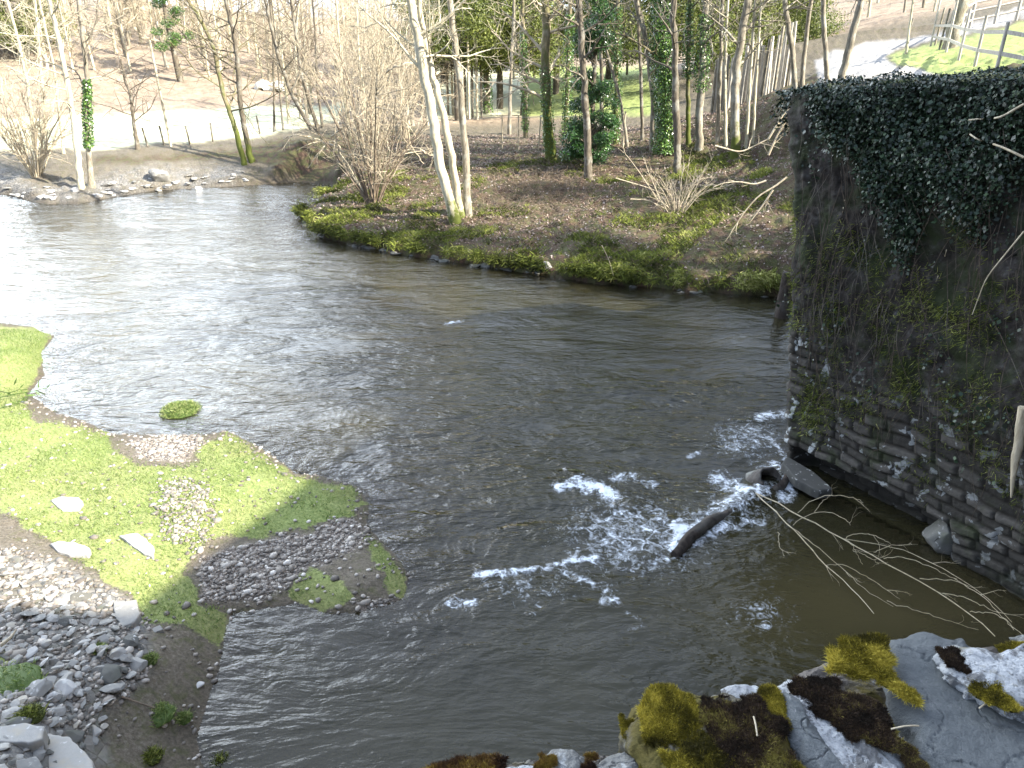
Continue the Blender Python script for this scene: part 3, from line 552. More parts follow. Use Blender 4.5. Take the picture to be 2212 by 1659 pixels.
# ------------------------------------------------------------------ bridge we stand on: parapet stones, body
parapet = thing('bridge_parapet', (0.3, .6, 4.4), 'mossy stone bridge parapet with lichened coping stones in the bottom right corner', 'wall')
def par_z(x, y): return 4.90+.02*fbm(x*3, y*3, 3, 91)
def coping(name, pts, mat, z=4.9, th=.16, rough=.016, seed=1, label=None, tilt=(0, 0), edge=.03, jag=.02):
    """irregular stone with its outline at pixel points, given at height z"""
    P = at(*np.array(pts, float).T, z)[:, :2]; cx = P.mean(0); n = 260
    d = np.r_[0, np.cumsum(np.linalg.norm(np.diff(np.vstack([P, P[:1]]), axis=0), axis=1))]; tt = np.linspace(0, d[-1], n, endpoint=False); C = np.vstack([P, P[:1]])
    B = np.stack([np.interp(tt, d, C[:, k]) for k in (0, 1)], -1); B = B+jag*np.stack([fbm(B[:, 0]*22+seed, B[:, 1]*22, 4, seed), fbm(B[:, 0]*22, B[:, 1]*22+seed, 4, seed+3)], -1)
    ks = np.r_[np.linspace(0, .8, 60), np.linspace(.81, 1, 34)]; R = cx+(B-cx)[:, None]*ks[None, :, None]; dd = (1-ks)[None, :]*np.linalg.norm(B-cx, axis=1)[:, None]
    zt = z+tilt[0]*(R[..., 0]-cx[0])+tilt[1]*(R[..., 1]-cx[1])-edge*np.exp(-(dd/(edge*.8)))+rough*fbm(R[..., 0]*9+seed, R[..., 1]*9, 5, seed+5)+rough*.5*fbm(R[..., 0]*45, R[..., 1]*45, 4, seed+6)-.0035*np.exp(-(fbm(R[..., 0]*11, R[..., 1]*11, 5, seed+8)/.02)**2)
    V = [np.concatenate([R, zt[..., None]], -1)]
    for q in np.linspace(.06, 1, 16):
        nr = .018*fbm(np.arange(n)*.12+seed, q*6, 4, seed+9)[:, None]; R2 = B+(B-cx)/np.linalg.norm(B-cx, axis=1)[:, None]*(nr-.02*q); V.append(np.concatenate([R2, (zt[:, -1]-th*q)[:, None]], -1)[:, None])
    V = np.concatenate(V, 1); m = MB(); m.add(V.reshape(-1, 3), grid_faces(n, V.shape[1])); m.add(np.zeros((0, 3)), np.zeros((0, 4), int)) if 0 else None
    nn = V.shape[1]; j = np.arange(n); f = np.stack([j*nn, j*nn+nn-1, ((j+1) % n)*nn+nn-1, ((j+1) % n)*nn], -1)
    wrap = np.stack([np.r_[(n-1)*nn+np.arange(nn-1)], np.r_[(n-1)*nn+np.arange(1, nn)], np.arange(1, nn), np.arange(nn-1)], -1); m.f[4].append(wrap+m.n-len(V.reshape(-1, 3)))
    o = m.build(name, mat, parapet, label=label); return o
def stone_mat(name, base, hi, lich, lc=(.30, .305, .30), lp=.55, lscale=7, speck=.5, crack=True, moss=0.):
    t = NT(name); f = t.noise(60, 7, .7); g = t.noise(9, 6, .6); c = t.mix(f, t.mix(g, base, tuple(q*.8 for q in base)), hi)
    c = t.mix(t.ramp(t.noise(160, 3, .6), [(.6, 0.), (.72, .5)]), c, tuple(q*.35 for q in base))
    l = t.ramp(t.math('ADD', t.noise(lscale, 9, .74, None, .5), t.math('MULTIPLY', t.math('SUBTRACT', t.noise(75, 4, .7), .5), .22)), [(lp, 0.), (lp+.035, 1.)]); pit = t.ramp(t.voro(130), [(.15, .35), (.4, 1.)]); c = t.mix(t.math('MULTIPLY', l, lich), c, t.mix(pit, tuple(q*.35 for q in lc), t.mix(f, tuple(q*.75 for q in lc), lc)))
    l2 = t.ramp(t.noise(26, 5, .6), [(.62, 0.), (.66, 1.)]); c = t.mix(t.math('MULTIPLY', l2, speck), c, lc)
    if moss: c = t.mix(t.ramp(t.noise(8, 6, .65, None, .3), [(.62-.2*moss, 0.), (.72-.2*moss, 1.)]), c, t.mix(t.noise(95, 5, .75), t.mix(g, (.012, .009, .005), (.03, .03, .008)), t.mix(g, (.10, .055, .018), (.16, .15, .03))))
    return t.done(c, .85, t.bump(t.math('ADD', t.math('ADD', f, t.noise(190, 4, .7)), t.math('MULTIPLY', g, 2.)), .7, .008), spec=.2)
M['slate'] = stone_mat('smooth_slate', (.065, .072, .074), (.125, .133, .135), .35, lp=.66, speck=.15)
M['lichen_white'] = stone_mat('white_lichen_stone', (.08, .078, .074), (.18, .18, .18), 1., lc=(.36, .37, .375), lp=.45, lscale=10, speck=.8, moss=.3)
M['lichen_grey'] = stone_mat('grey_lichen_stone', (.09, .088, .08), (.2, .2, .19), .85, lp=.53, lscale=16, speck=.7, moss=.3)
M['mossy_stone'] = stone_mat('mossy_stone', (.06, .05, .035), (.15, .14, .11), .8, lp=.56, lscale=11, speck=.6, moss=1.3)
M['mortar'] = stone_mat('dark_rubble', (.07, .06, .05), (.17, .15, .13), .4, lp=.6, moss=.5)
# body below the coping
Bd = [(760, 1700), (1180, 1640), (1330, 1640), (1420, 1510), (1660, 1480), (1800, 1410), (1960, 1385), (2260, 1395), (2500, 1500), (2700, 2500), (400, 2500)]
coping('parapet_body', Bd, M['mortar'], 4.80, .9, .02, 3, edge=.03)
coping('coping_stone', [(1920, 1362), (1990, 1357), (2090, 1374), (2160, 1440), (2300, 1520), (2360, 1760), (2080, 1780), (2010, 1640), (1975, 1560), (1930, 1480)], M['slate'], 4.90, .17, .006, 11, 'smooth blue grey slate coping slab', edge=.018)
coping('coping_stone', [(2015, 1385), (2080, 1372), (2160, 1380), (2300, 1375), (2330, 1490), (2230, 1520), (2120, 1480), (2060, 1440)], M['lichen_white'], 4.955, .07, .012, 17, 'coping stone crusted with white lichen')
coping('coping_stone', [(1660, 1470), (1700, 1448), (1760, 1455), (1800, 1480), (1900, 1520), (1980, 1600), (2020, 1720), (1700, 1740), (1560, 1480)], M['lichen_white'], 4.92, .16, .02, 23, 'rough coping stone patched with lichen and brown moss')
coping('coping_stone', [(1690, 1475), (1720, 1490), (1760, 1545), (1800, 1600), (1850, 1680), (1790, 1700), (1740, 1630), (1690, 1560), (1680, 1500)], M['slate'], 4.945, .06, .006, 29, 'long narrow pale slate wedged in moss', edge=.02, jag=.012)
coping('coping_stone', [(1345, 1570), (1350, 1530), (1400, 1478), (1440, 1470), (1560, 1478), (1680, 1500), (1720, 1600), (1760, 1760), (1440, 1780), (1380, 1640)], M['mossy_stone'], 4.93, .2, .022, 31, 'big coping stone under green and rust moss')
coping('coping_stone', [(1290, 1625), (1350, 1595), (1400, 1600), (1445, 1660), (1420, 1740), (1290, 1740), (1255, 1680)], M['lichen_grey'], 4.90, .18, .016, 37, 'speckled grey lichen stone')
coping('coping_stone', [(1175, 1660), (1190, 1598), (1235, 1600), (1275, 1640), (1290, 1720), (1190, 1740)], M['lichen_grey'], 4.89, .15, .014, 41, 'small upright grey stone')
coping('coping_stone', [(1095, 1640), (1150, 1626), (1190, 1645), (1200, 1740), (1090, 1740)], M['lichen_white'], 4.88, .12, .012, 43, 'small white stone between moss cushions')
coping('coping_stone', [(800, 1668), (840, 1650), (1000, 1640), (1100, 1645), (1100, 1760), (780, 1760)], M['lichen_grey'], 4.87, .14, .01, 47)
coping('coping_stone', [(2195, 1358), (2230, 1350), (2300, 1370), (2280, 1400), (2210, 1392)], M['lichen_grey'], 4.96, .08, .012, 53)
# moss cushions
def moss_patch(polys, mat, n, L, hgt, z=4.93, name='moss_cushion', label=None, seed=5, stringy=0.):
    r = np.random.default_rng(seed); m = MB()
    for P in polys:
        W = at(*np.array(P, float).T, z)[:, :2]; lo = W.min(0); hi = W.max(0); n = int(n*4.5) if P is polys[0] else n; q = r.uniform(lo, hi, (n*3, 2)); d = sdist(q[:, 0]+.035*fbm(q[:, 0]*22, q[:, 1]*22, 4, 1), q[:, 1]+.035*fbm(q[:, 0]*22, q[:, 1]*22, 4, 2), W)+.012*fbm(q[:, 0]*60, q[:, 1]*60, 2, 4); d = -d; q = q[d > 0][:n]; d = d[d > 0][:n]
        hh = .5*hgt*(1-np.exp(-d/.02))*(1+.6*fbm(q[:, 0]*16, q[:, 1]*16, 3, seed)); C = np.c_[q, z-.018+hh*r.uniform(.35, 1, len(q))]
        cc = np.clip(.45+1.1*fbm(q[:, 0]*14, q[:, 1]*14, 3, seed+2)+.5*fbm(q[:, 0]*50, q[:, 1]*50, 2, seed+3)+r.normal(0, .22, len(q)), 0, 1); out = np.c_[(q-W.mean(0))*1.8, np.full(len(q), .8)]
        blades(m, C, L*.36, .0016, r, .9+stringy, dirn=out, c=cc)
        # soft core under the strands
        g = 110; gx_, gy_ = np.meshgrid(np.linspace(lo[0], hi[0], g), np.linspace(lo[1], hi[1], g), indexing='ij'); dd = -sdist(gx_+.035*fbm(gx_*22, gy_*22, 4, 1), gy_+.035*fbm(gx_*22, gy_*22, 4, 2), W); zz = z-.024+np.where(dd > 0, hgt*.42*(1-np.exp(-np.maximum(dd, 0)/.02))*(1+.5*fbm(gx_.ravel()*16, gy_.ravel()*16, 3, seed)), -.02)
        F = grid_faces(g, g); okf = (dd[F].min(1) > .004); V = np.c_[gx_.ravel(), gy_.ravel(), zz]; m.add(V, F[okf], .0)
    return m.build(name, mat, parapet, label=label)
moss_patch([[(1775, 1410), (1800, 1385), (1870, 1368), (1920, 1365), (1925, 1420), (1960, 1470), (1975, 1510), (1930, 1490), (1890, 1450), (1830, 1455), (1785, 1440)]], M['moss_gold'], 9000, .028, .035, 4.93, label='golden green moss cushion', seed=6)
moss_patch([[(1400, 1500), (1420, 1472), (1470, 1468), (1500, 1500), (1500, 1580), (1440, 1600), (1390, 1560)], [(1640, 1500), (1665, 1470), (1690, 1500), (1700, 1560), (1650, 1530)]], M['moss_gold'], 6500, .02, .022, 4.95, label='olive moss cushion', seed=7)
moss_patch([[(2110, 1440), (2180, 1450), (2212, 1500), (2240, 1520), (2150, 1500), (2100, 1475)], [(2160, 1385), (2240, 1375), (2260, 1430), (2190, 1420)]], M['moss_gold'], 4000, .016, .018, 4.955, label='yellow green moss cushion', seed=8)
moss_patch([[(2015, 1390), (2070, 1376), (2110, 1385), (2120, 1420), (2080, 1440), (2030, 1420)]], M['moss_dark'], 3500, .014, .014, 4.96, seed=9)
moss_patch([[(1500, 1490), (1640, 1495), (1700, 1570), (1740, 1640), (1790, 1720), (1560, 1740), (1530, 1600)]], M['moss_dark'], 17000, .02, .022, 4.957, label='dark rust brown moss patch', seed=10)
moss_patch([[(1500, 1560), (1560, 1600), (1640, 1660), (1640, 1740), (1480, 1740), (1430, 1620)], [(1700, 1600), (1740, 1640), (1760, 1700), (1700, 1720)], [(1600, 1580), (1650, 1600), (1640, 1640), (1600, 1630)]], M['moss_gold'], 5500, .018, .02, 4.958, seed=21)
moss_patch([[(1700, 1460), (1780, 1450), (1830, 1480), (1880, 1500), (1960, 1580), (1960, 1610), (1860, 1600), (1790, 1560), (1740, 1500)]], M['moss_dark'], 9000, .018, .018, 4.94, label='dark brown moss patch', seed=11)
moss_patch([[(1900, 1520), (1960, 1570), (2010, 1640), (2030, 1740), (1990, 1720), (1960, 1640)]], M['moss_dark'], 3000, .014, .012, 4.935, seed=12)
moss_patch([[(905, 1660), (930, 1628), (1000, 1618), (1060, 1628), (1095, 1660), (1095, 1740), (910, 1740)]], M['moss_rust'], 7500, .022, .03, 4.88, label='rusty brown moss cushion', seed=13)
moss_patch([[(1150, 1640), (1170, 1612), (1200, 1612), (1195, 1650)], [(1255, 1640), (1280, 1615), (1310, 1625), (1300, 1660)]], M['moss_rust'], 2500, .014, .02, 4.90, seed=14)
moss_patch([[(1370, 1590), (1420, 1585), (1440, 1640), (1400, 1650)], [(1345, 1560), (1365, 1530), (1380, 1560), (1370, 1590)]], M['moss_gold'], 1500, .014, .014, 4.925, seed=15)
m = MB()
for a_, b_, z_ in [((1925, 1575), (1985, 1568), 4.965), ((1628, 1548), (1636, 1590), 4.985), ((2115, 1530), (2165, 1500), 4.93)]:
    m = MB(); tube(m, smooth_path([at(*a_, z_), (at(*a_, z_)+at(*b_, z_))/2+[0, 0, .004], at(*b_, z_)], 8), .0015, 5); m.build('dry_stalk', M['twig_pale'], parapet)
# bridge body out of frame (deck, arch wall) behind and below the parapet
bridge = thing('stone_bridge', (0, -2, 4.2), 'stone road bridge carrying the mossy parapet', 'bridge')
def box(mb, c, s, rz=0, c2=None):
    v = np.array([[x, y, z] for x in (-.5, .5) for y in (-.5, .5) for z in (-.5, .5)])*s; ca, sa = math.cos(rz), math.sin(rz)
    v = np.c_[v[:, 0]*ca-v[:, 1]*sa, v[:, 0]*sa+v[:, 1]*ca, v[:, 2]]+c; mb.add(v, [[0, 1, 3, 2], [4, 6, 7, 5], [0, 4, 5, 1], [2, 3, 7, 6], [0, 2, 6, 4], [1, 5, 7, 3]], c2)
m = MB(); ang = math.atan2(.33, 1.05); nrm2 = np.array([-math.sin(ang), math.cos(ang)])
box(m, (.2-nrm2[0]*2.4, .45-nrm2[1]*2.4, 4.0), (20, 4.4, .7), ang); m.build('deck', M['mortar'], bridge, smooth=False)
m = MB(); dv = np.array([math.cos(ang), math.sin(ang)])
p0 = np.array([-.24, .86])-dv*4.6-nrm2*.22; box(m, (p0[0], p0[1], 4.55), (8.4, .36, .7), ang)
p0 = np.array([-.24, .86])+dv*5.9-nrm2*.3; box(m, (p0[0], p0[1], 4.5), (8., .4, .7), ang) if 0 else None
m.build('parapet_wall', M['mortar'], bridge, smooth=False)
# unseen house added right of the bridge: its eaves throw the shade over the water
def house(name, label, foot, z0, z1, ridge, matw, matr):
    th = thing(name, (*np.mean(foot, 0), z0), label, 'house'); F = np.array(foot, float); n = len(F); m = MB()
    v = np.vstack([np.c_[F, np.full(n, z0)], np.c_[F, np.broadcast_to(z1, (n,))]]); i = np.arange(n); m.add(v, np.stack([i, (i+1) % n, (i+1) % n+n, i+n], -1)); m.build('wall', matw, th, smooth=False)
    c = F.mean(0); m = MB(); e = c+(F-c)*1.04; r0, r1 = ridge
    v = np.vstack([np.c_[e, np.broadcast_to(z1, (n,))-.05], [r0, r1]]); m.add(v, [[0, 1, 5, 4], [2, 3, 4, 5]]); m.add(v, [[1, 2, 5], [3, 0, 4]]); m.build('roof', matr, th, smooth=False); return th
M['houses'] = (lambda t: t.done(t.mix(t.ramp(t.voro(3.2, t.map(t.pos(), (1, 1, 2)), 'DISTANCE_TO_EDGE'), [(0, 0.), (.06, 1.)]), (.3, .28, .25), t.mix(t.noise(3), (.2, .19, .17), (.34, .32, .28))), .9))(NT('house_stone'))
M['roof'] = (lambda t: t.done(t.mix(t.noise(14, 4, .6, t.map(t.pos(), (1, 1, 4))), (.06, .065, .075), (.14, .15, .16)), .6))(NT('roof_slate'))
house('shade_caster_house', 'unseen grey stone house added behind the ivy covered wall to shade the water', [(7.9, .6), (11.8, 8.3), (17.7, 5.6), (13.8, -2.1)], 4.4, 9.0, ((11.2, -.7, 10.2), (15, 6.9, 10.2)), M['houses'], M['roof'])
house('shade_caster_block', 'tall unseen stone block added across the road to shade the rubble', [(1, -3.2), (17, -3.2), (17, -9), (1, -9)], 4.0, [14.6]*4, ((1, -6.1, 17), (17, -6.1, 17)), M['houses'], M['roof'])  # added unseen block, its height set by the shade wanted at lower left

# ------------------------------------------------------------------ trees
def branch(mb, p, d, L, r, lv, mx, R, tw=.12, up=.1, sides=5, kids=(5, 5, 4), spread=.75, tips=None, c=0.):
    n = 7 if lv < mx else 5; P = [np.array(p, float)]; d = unit(d); seg = L/(n-1)
    for i in range(n-1): d = unit(d+R.normal(0, tw*(1+.4*lv), 3)+[0, 0, up*.25]); P.append(P[-1]+d*seg)
    P = np.array(P); rad = np.linspace(r, r*.3, n); tube(mb, P, rad, max(3, sides-lv), c, cap=False)
    if tips is not None and lv >= mx-1: tips.extend(P[2:])
    if lv >= mx: return
    k = kids[min(lv, len(kids)-1)]
    for j in range(k):
        f = (j+1+R.uniform(-.4, .4))/(k+.6); f = min(max(f, .15), .98); x = f*(n-1); i = int(x); q = P[i]+(P[min(i+1, n-1)]-P[i])*(x-i); t_ = unit(P[min(i+1, n-1)]-P[max(i-1, 0)])
        s = R.normal(size=3); s = unit(s-t_*(s@t_)); nd = unit(t_*(1-spread*.55)+s*spread); branch(mb, q, nd, L*R.uniform(.42, .68)*(1.15-.5*f), r*(1-.6*f)*.6, lv+1, mx, R, tw, up, sides, kids, spread, tips, c)
def trunk_path(pxs, H_, Y=None):
    """trunk points: base on the ground at the first pixel, the rest in the upright plane through it, continued to height H_"""
    b = G(*pxs[0]) if Y is None else at_y(*pxs[0], Y)
    if Y is not None: b[2] = H(b[0], b[1])
    P = [b]+[at_y(a, c, b[1]) for a, c in pxs[1:]]; P = np.array(P); P[0, 2] -= .25
    d = unit(P[-1]-P[-2]); 
    if len(P) > 2: d = unit(P[-1]-P[-3])
    d = unit(d*[.5, .5, 1]+[0, 0, .35])
    if P[-1, 2] < b[2]+H_:
        rem = b[2]+H_-P[-1, 2]; k = max(2, int(rem/1.5)); P = np.vstack([P]+[P[-1]+d*rem*(i+1)/k for i in range(k)])
    return b, smooth_path(P, 34)
def ivy_on(mb, P, rad, z0, z1, dens, R, size=.085, bulge=.16):
    d = np.r_[0, np.cumsum(np.linalg.norm(np.diff(P, axis=0), axis=1))]; sel = (P[:, 2] >= z0) & (P[:, 2] <= z1)
    if sel.sum() < 2: return
    lo, hi = d[sel][0], d[sel][-1]; n = int(dens*(hi-lo)); tt = R.uniform(lo, hi, n); C = np.stack([np.interp(tt, d, P[:, k]) for k in range(3)], -1); r = np.interp(tt, d, rad)
    a = R.uniform(0, 2*np.pi, n); D = np.stack([np.cos(a), np.sin(a), 0*a], -1); bl = bulge*(.55+.75*(noise2(tt*1.4, a*1.2, 5)*.5+.5))*(1-.3*sstep(hi-1.5, hi, tt)); C = C+D*(r+bl*R.uniform(.15, 1, n)**.6)[:, None]
    leafcloud(mb, C, D+[0, 0, .3], size, .85, R, droop=(0, 0, -1))
def tree(name, label, cat, pxs, wpx, H_, mat='bark_grey', top=.5, moss=0., crown=None, ivy=None, group=None, Y=None, twig=None, seed=0, flare=.5, cr0=.35, twigdepth=2, nb=14, bl=2.6, up=.15, spread=.8, tm=None):
    R = np.random.default_rng(seed+len(pxs)*13+int(pxs[0][0])); b, P = trunk_path(pxs, H_, Y); dep = b[1]*CP-(b[2]-6)*SP; r0 = wpx*K/2/FPX*dep
    f = np.linspace(0, 1, len(P)); rad = r0*(1-(1-top)*f)+r0*flare*np.exp(-np.r_[0, np.cumsum(np.linalg.norm(np.diff(P, axis=0), axis=1))]/.35)
    th = thing(name, b, label, cat, group); m = MB(); c = moss*np.exp(-(P[:, 2]-b[2])/1.2); Pp = P+.12*r0*R.normal(size=P.shape)*np.array([1, 1, 0])
    Pp[0] = P[0]; tube(m, Pp, rad, 14, np.repeat(c, 14), cap=False, rough=.13, seed=seed+3); m.build('trunk', M[mat], th)
    d = np.r_[0, np.cumsum(np.linalg.norm(np.diff(P, axis=0), axis=1))]; m = MB(); any_ = False; tips = []
    for k in range(nb):
        ff = cr0+(1-cr0)*(k+R.uniform(0, 1))/nb; q = np.array([np.interp(ff*d[-1], d, P[:, i]) for i in range(3)]); a = R.uniform(0, 2*np.pi); nd = np.array([math.cos(a), math.sin(a), R.uniform(.1, .9)])
        branch(m, q, nd, bl*R.uniform(.6, 1.2)*(1.2-.6*ff), r0*(1-.6*ff)*.42, 0, twigdepth, R, .13, up, 6, (5, 4, 3), spread, tips); any_ = True
        if nb <= 4: m.build('branch', M[tm or mat], th); m = MB(); any_ = False
    if any_: m.build('branches', M[tm or mat], th)
    if ivy:
        m = MB(); y0, y1, dens, size, bulge, im = ivy; zlo = max(b[2], at_y(pxs[0][0], y0, b[1])[2]); zhi = at_y(pxs[0][0], y1, b[1])[2]; ivy_on(m, P, rad, zlo, zhi, dens, R, size, bulge)
        if m.n: m.build('ivy', M[im], th)
    if crown:
        m = MB(); im, n, size, spreadc = crown; T = np.array(tips); q = T[R.integers(0, len(T), n)]+R.normal(0, spreadc, (n, 3)); leafcloud(m, q, R.normal(size=(n, 3))+[0, 0, .6], size, .5, R); m.build('foliage', M[im], th)
    return th, P, rad
bg = 'bare trees standing on the wooded far bank'
tree('bare_tree', 'pale grey trunk leaning left on the far shore in front of the ivy clad trunk', 'tree', [(175, 408), (153, 219), (125, 78), (106, 0)], 13, 10, 'bark_pale', seed=1)
tree('ivy_clad_tree', 'slim trunk with bright ivy sleeve on the far left shore', 'tree', [(196, 402), (190, 312), (187, 156), (175, 31), (170, 0)], 12, 10, 'bark_grey', ivy=(330, 165, 420, .10, .12, 'ivy'), seed=2)
tree('bare_tree', 'thin crooked pale tree at the top left corner', 'tree', [(75, 340), (60, 180), (34, 66), (15, 0)], 8, 10, 'bark_pale', seed=3, Y=38)
tree('bare_tree', 'straight pale trunk in front of the dark conifer', 'tree', [(100, 330), (84, 90), (75, 0)], 7, 11, 'bark_pale', seed=4, Y=40)
tree('bare_tree', 'slender leaning pale trunk between conifer and riverside shrub', 'tree', [(135, 325), (116, 140), (90, 28)], 6, 10, 'bark_pale', seed=5, Y=39)
tree('fruit_tree', 'small spreading bare tree on the grass strip before the field', 'tree', [(298, 323), (290, 272), (282, 203), (270, 175)], 9, 4.2, 'bark_brown', top=.4, seed=6, cr0=.3, nb=12, bl=2.6, spread=.9)
tree('riverside_tree', 'left leaning trunk of the mossy based pair on the gravel bank', 'tree', [(530, 357), (503, 260), (478, 188), (459, 94), (420, 20), (403, 0)], 11, 9, 'bark_moss', moss=.8, seed=7, cr0=.25, nb=16, bl=3.2)
tree('riverside_tree', 'upright dark trunk of the mossy based pair on the gravel bank', 'tree', [(546, 349), (531, 297), (519, 219), (512, 125), (500, 47), (487, 0)], 12, 10, 'bark_brown', moss=.8, seed=8, cr0=.3, nb=16, bl=3.2)
for pts, lab, w_ in [([(592, 286), (591, 172), (590, 90)], 'thin dark trunk standing at the edge of the bright field', 5), ([(612, 282), (603, 190), (596, 90)], 'thin curved dark trunk beside the bright field', 4),
                ([(681, 286), (650, 240), (628, 200), (600, 120)], 'slanting grey trunk leaning left before the field', 9), ([(690, 283), (668, 220), (650, 156), (640, 80)], 'slanting brown trunk leaning left beside another leaning trunk', 8), ([(697, 277), (690, 220), (684, 175), (682, 80)], 'slim upright trunk right of the two leaning trunks', 6)]:
    tree('bare_tree', lab, 'tree', pts, w_, 8, 'bark_brown', seed=int(pts[0][0]), nb=12, bl=2.4)
# main group on the point
tree('twin_trunk_tree', 'big cream trunk leaning left on the river bank point', 'tree', [(986, 482), (950, 344), (922, 187), (912, 125), (893, 31), (882, 0)], 22, 11, 'bark_pale', top=.6, moss=.55, seed=9, cr0=.42, nb=10, bl=2.8)
tree('twin_trunk_tree', 'second cream trunk rising behind the big leaning one', 'tree', [(996, 470), (975, 328), (953, 234), (934, 156), (912, 60)], 17, 9, 'bark_pale', top=.45, moss=.5, seed=10, cr0=.5, nb=8, bl=2.4, Y=None)
tree('grey_trunk_tree', 'smooth grey trunk just right of the leaning cream trunks', 'tree', [(1010, 464), (1006, 328), (994, 187), (981, 78), (969, 0)], 16, 11, 'bark_grey', top=.6, seed=11, cr0=.5, nb=9, bl=2.6)
for pts, w_, lab, kw in [
    ([(1052, 245), (1050, 130), (1052, 0)], 13, 'straight mossy trunk behind the grey one, ivy on its lower half', dict(mat='bark_grey', ivy=(245, 130, 120, .13, .15, 'ivy'))),
    ([(1191, 350), (1182, 250), (1178, 156), (1180, 60), (1178, 0)], 19, 'stout ivy green trunk with pale twisted branches, middle of the bank', dict(mat='bark_moss', moss=.9, ivy=(345, 140, 190, .075, .07, 'ivy'), nb=18, cr0=.25, bl=2.8, tm='twig_pale')),
    ([(1272, 389), (1269, 281), (1256, 94), (1250, 0)], 15, 'plain brown trunk standing lower on the bank before the holly', dict(mat='bark_brown')),
    ([(1330, 312), (1332, 150), (1334, 0)], 9, 'slim trunk wrapped in dull green ivy behind a leaning sapling', dict(mat='bark_moss', ivy=(312, 0, 240, .075, .12, 'ivy'))),
    ([(1358, 318), (1341, 219), (1322, 150), (1300, 75), (1261, 0)], 6, 'long thin sapling arching left across the bank', dict(mat='bark_grey', nb=7, bl=1.6)),
    ([(1411, 326), (1412, 203), (1394, 78), (1372, 0)], 12, 'grey trunk close left of the thickest ivy column', dict(mat='bark_grey')),
    ([(1440, 334), (1434, 150), (1425, 0)], 17, 'thick column of bright green ivy covering a trunk', dict(mat='bark_moss', ivy=(334, -200, 1100, .08, .27, 'ivy'))),
    ([(1467, 378), (1459, 187), (1455, 0)], 14, 'brown trunk close right of the thickest ivy column', dict(mat='bark_brown', moss=.4)),
    ([(1512, 322), (1510, 250), (1516, 156), (1525, 0)], 15, 'grey trunk with ivy on its upper half, pale slope behind', dict(mat='bark_grey', ivy=(200, 20, 260, .08, .14, 'ivy'))),
    ([(1592, 340), (1587, 187), (1603, 62), (1616, 0)], 17, 'tall grey lichened trunk with mossy foot near the wall', dict(mat='bark_grey', moss=.8, nb=16, cr0=.3)),
    ([(1612, 322), (1630, 15), (1632, 0)], 6, 'thin pale pole like trunk right of the lichened one', dict(mat='bark_pale', nb=6, bl=1.4)),
    ([(1634, 255), (1644, 0)], 5, 'thin straight pale sapling before the stake row', dict(mat='bark_pale', nb=6, bl=1.4, Y=30)),
    ([(1300, 305), (1300, 160), (1296, 60)], 8, 'dark thin trunk right of the holly', dict(mat='bark_brown')),
    ([(1100, 290), (1104, 150), (1110, 40)], 7, 'thin grey trunk between the mossy trunk and the dark stump', dict(mat='bark_grey')),
    ([(1136, 300), (1132, 150), (1128, 0)], 8, 'slim ivy sleeved trunk left of the stout ivy green trunk', dict(mat='bark_moss', ivy=(290, 60, 200, .08, .1, 'ivy'))),
    ([(1222, 300), (1226, 160), (1232, 0)], 9, 'ivy wrapped trunk at the left edge of the holly', dict(mat='bark_moss', ivy=(300, 20, 260, .08, .16, 'ivy'))),
    ([(1388, 305), (1384, 150), (1376, 0)], 7, 'thin brown trunk in the gap left of the ivy column', dict(mat='bark_brown')),
    ([(1488, 312), (1486, 160), (1490, 0)], 9, 'mossy trunk between the ivy column and the half ivied trunk', dict(mat='bark_moss', moss=.6, ivy=(180, 0, 200, .08, .12, 'ivy'))),
    ([(1550, 308), (1556, 150), (1560, 0)], 8, 'slim grey trunk before the pale slope', dict(mat='bark_grey')),
    ([(1570, 322), (1566, 160), (1572, 0)], 6, 'thin pale trunk close left of the lichened one', dict(mat='bark_pale')),
    ]:
    if 'ivy' in kw: kw['ivy'] = (*kw['ivy'][:2], kw['ivy'][2]*2.2, kw['ivy'][3]*.9, kw['ivy'][4]*1.35, kw['ivy'][5])
    tree('woodland_tree', lab, 'tree', pts, w_*1.15, 10, group=bg, seed=int(pts[0][0]), **{**dict(nb=11, bl=2.3), **kw})
# behind the wall top
for pts, w_, lab, Y_ in [([(1722, 203), (1712, 109), (1694, 0)], 12, 'dark trunk at the left end of the ivy wall', None), ([(1733, 196), (1738, 110), (1752, 0)], 10, 'forked mossy trunk leaning right at the end of the ivy wall', None), ([(1792, 180), (1781, 94), (1778, 0)], 11, 'slim dark trunk behind the ivy wall before the lane', None), ([(1815, 178), (1840, 78), (1862, 0)], 16, 'leaning lichened trunk behind the ivy wall before the lane', None)]:
    tree('roadside_tree', lab, 'tree', pts, w_, 9, 'bark_grey', seed=int(pts[0][0]), Y=Y_, nb=12, bl=2.4, cr0=.3, flare=.15)
tree('roadside_tree', 'big lichened trunk beside the rail fence on the bend', 'tree', [(2052, 104), (2062, 60), (2076, 0)], 27, 10, 'bark_grey', top=.6, seed=44, nb=8, bl=3)
tree('roadside_tree', 'tall thin pole like trunk on the lane edge', 'tree', [(1960, 104), (1966, 50), (1972, 0)], 5, 9, 'bark_pale', top=.8, seed=45, Y=44, nb=0)
tree('background_tree', 'dark stump like trunk under the evergreen canopy', 'tree', [(1079, 240), (1078, 145)], 12, 5, 'bark_brown', top=.8, seed=46, Y=56, nb=4, bl=1)
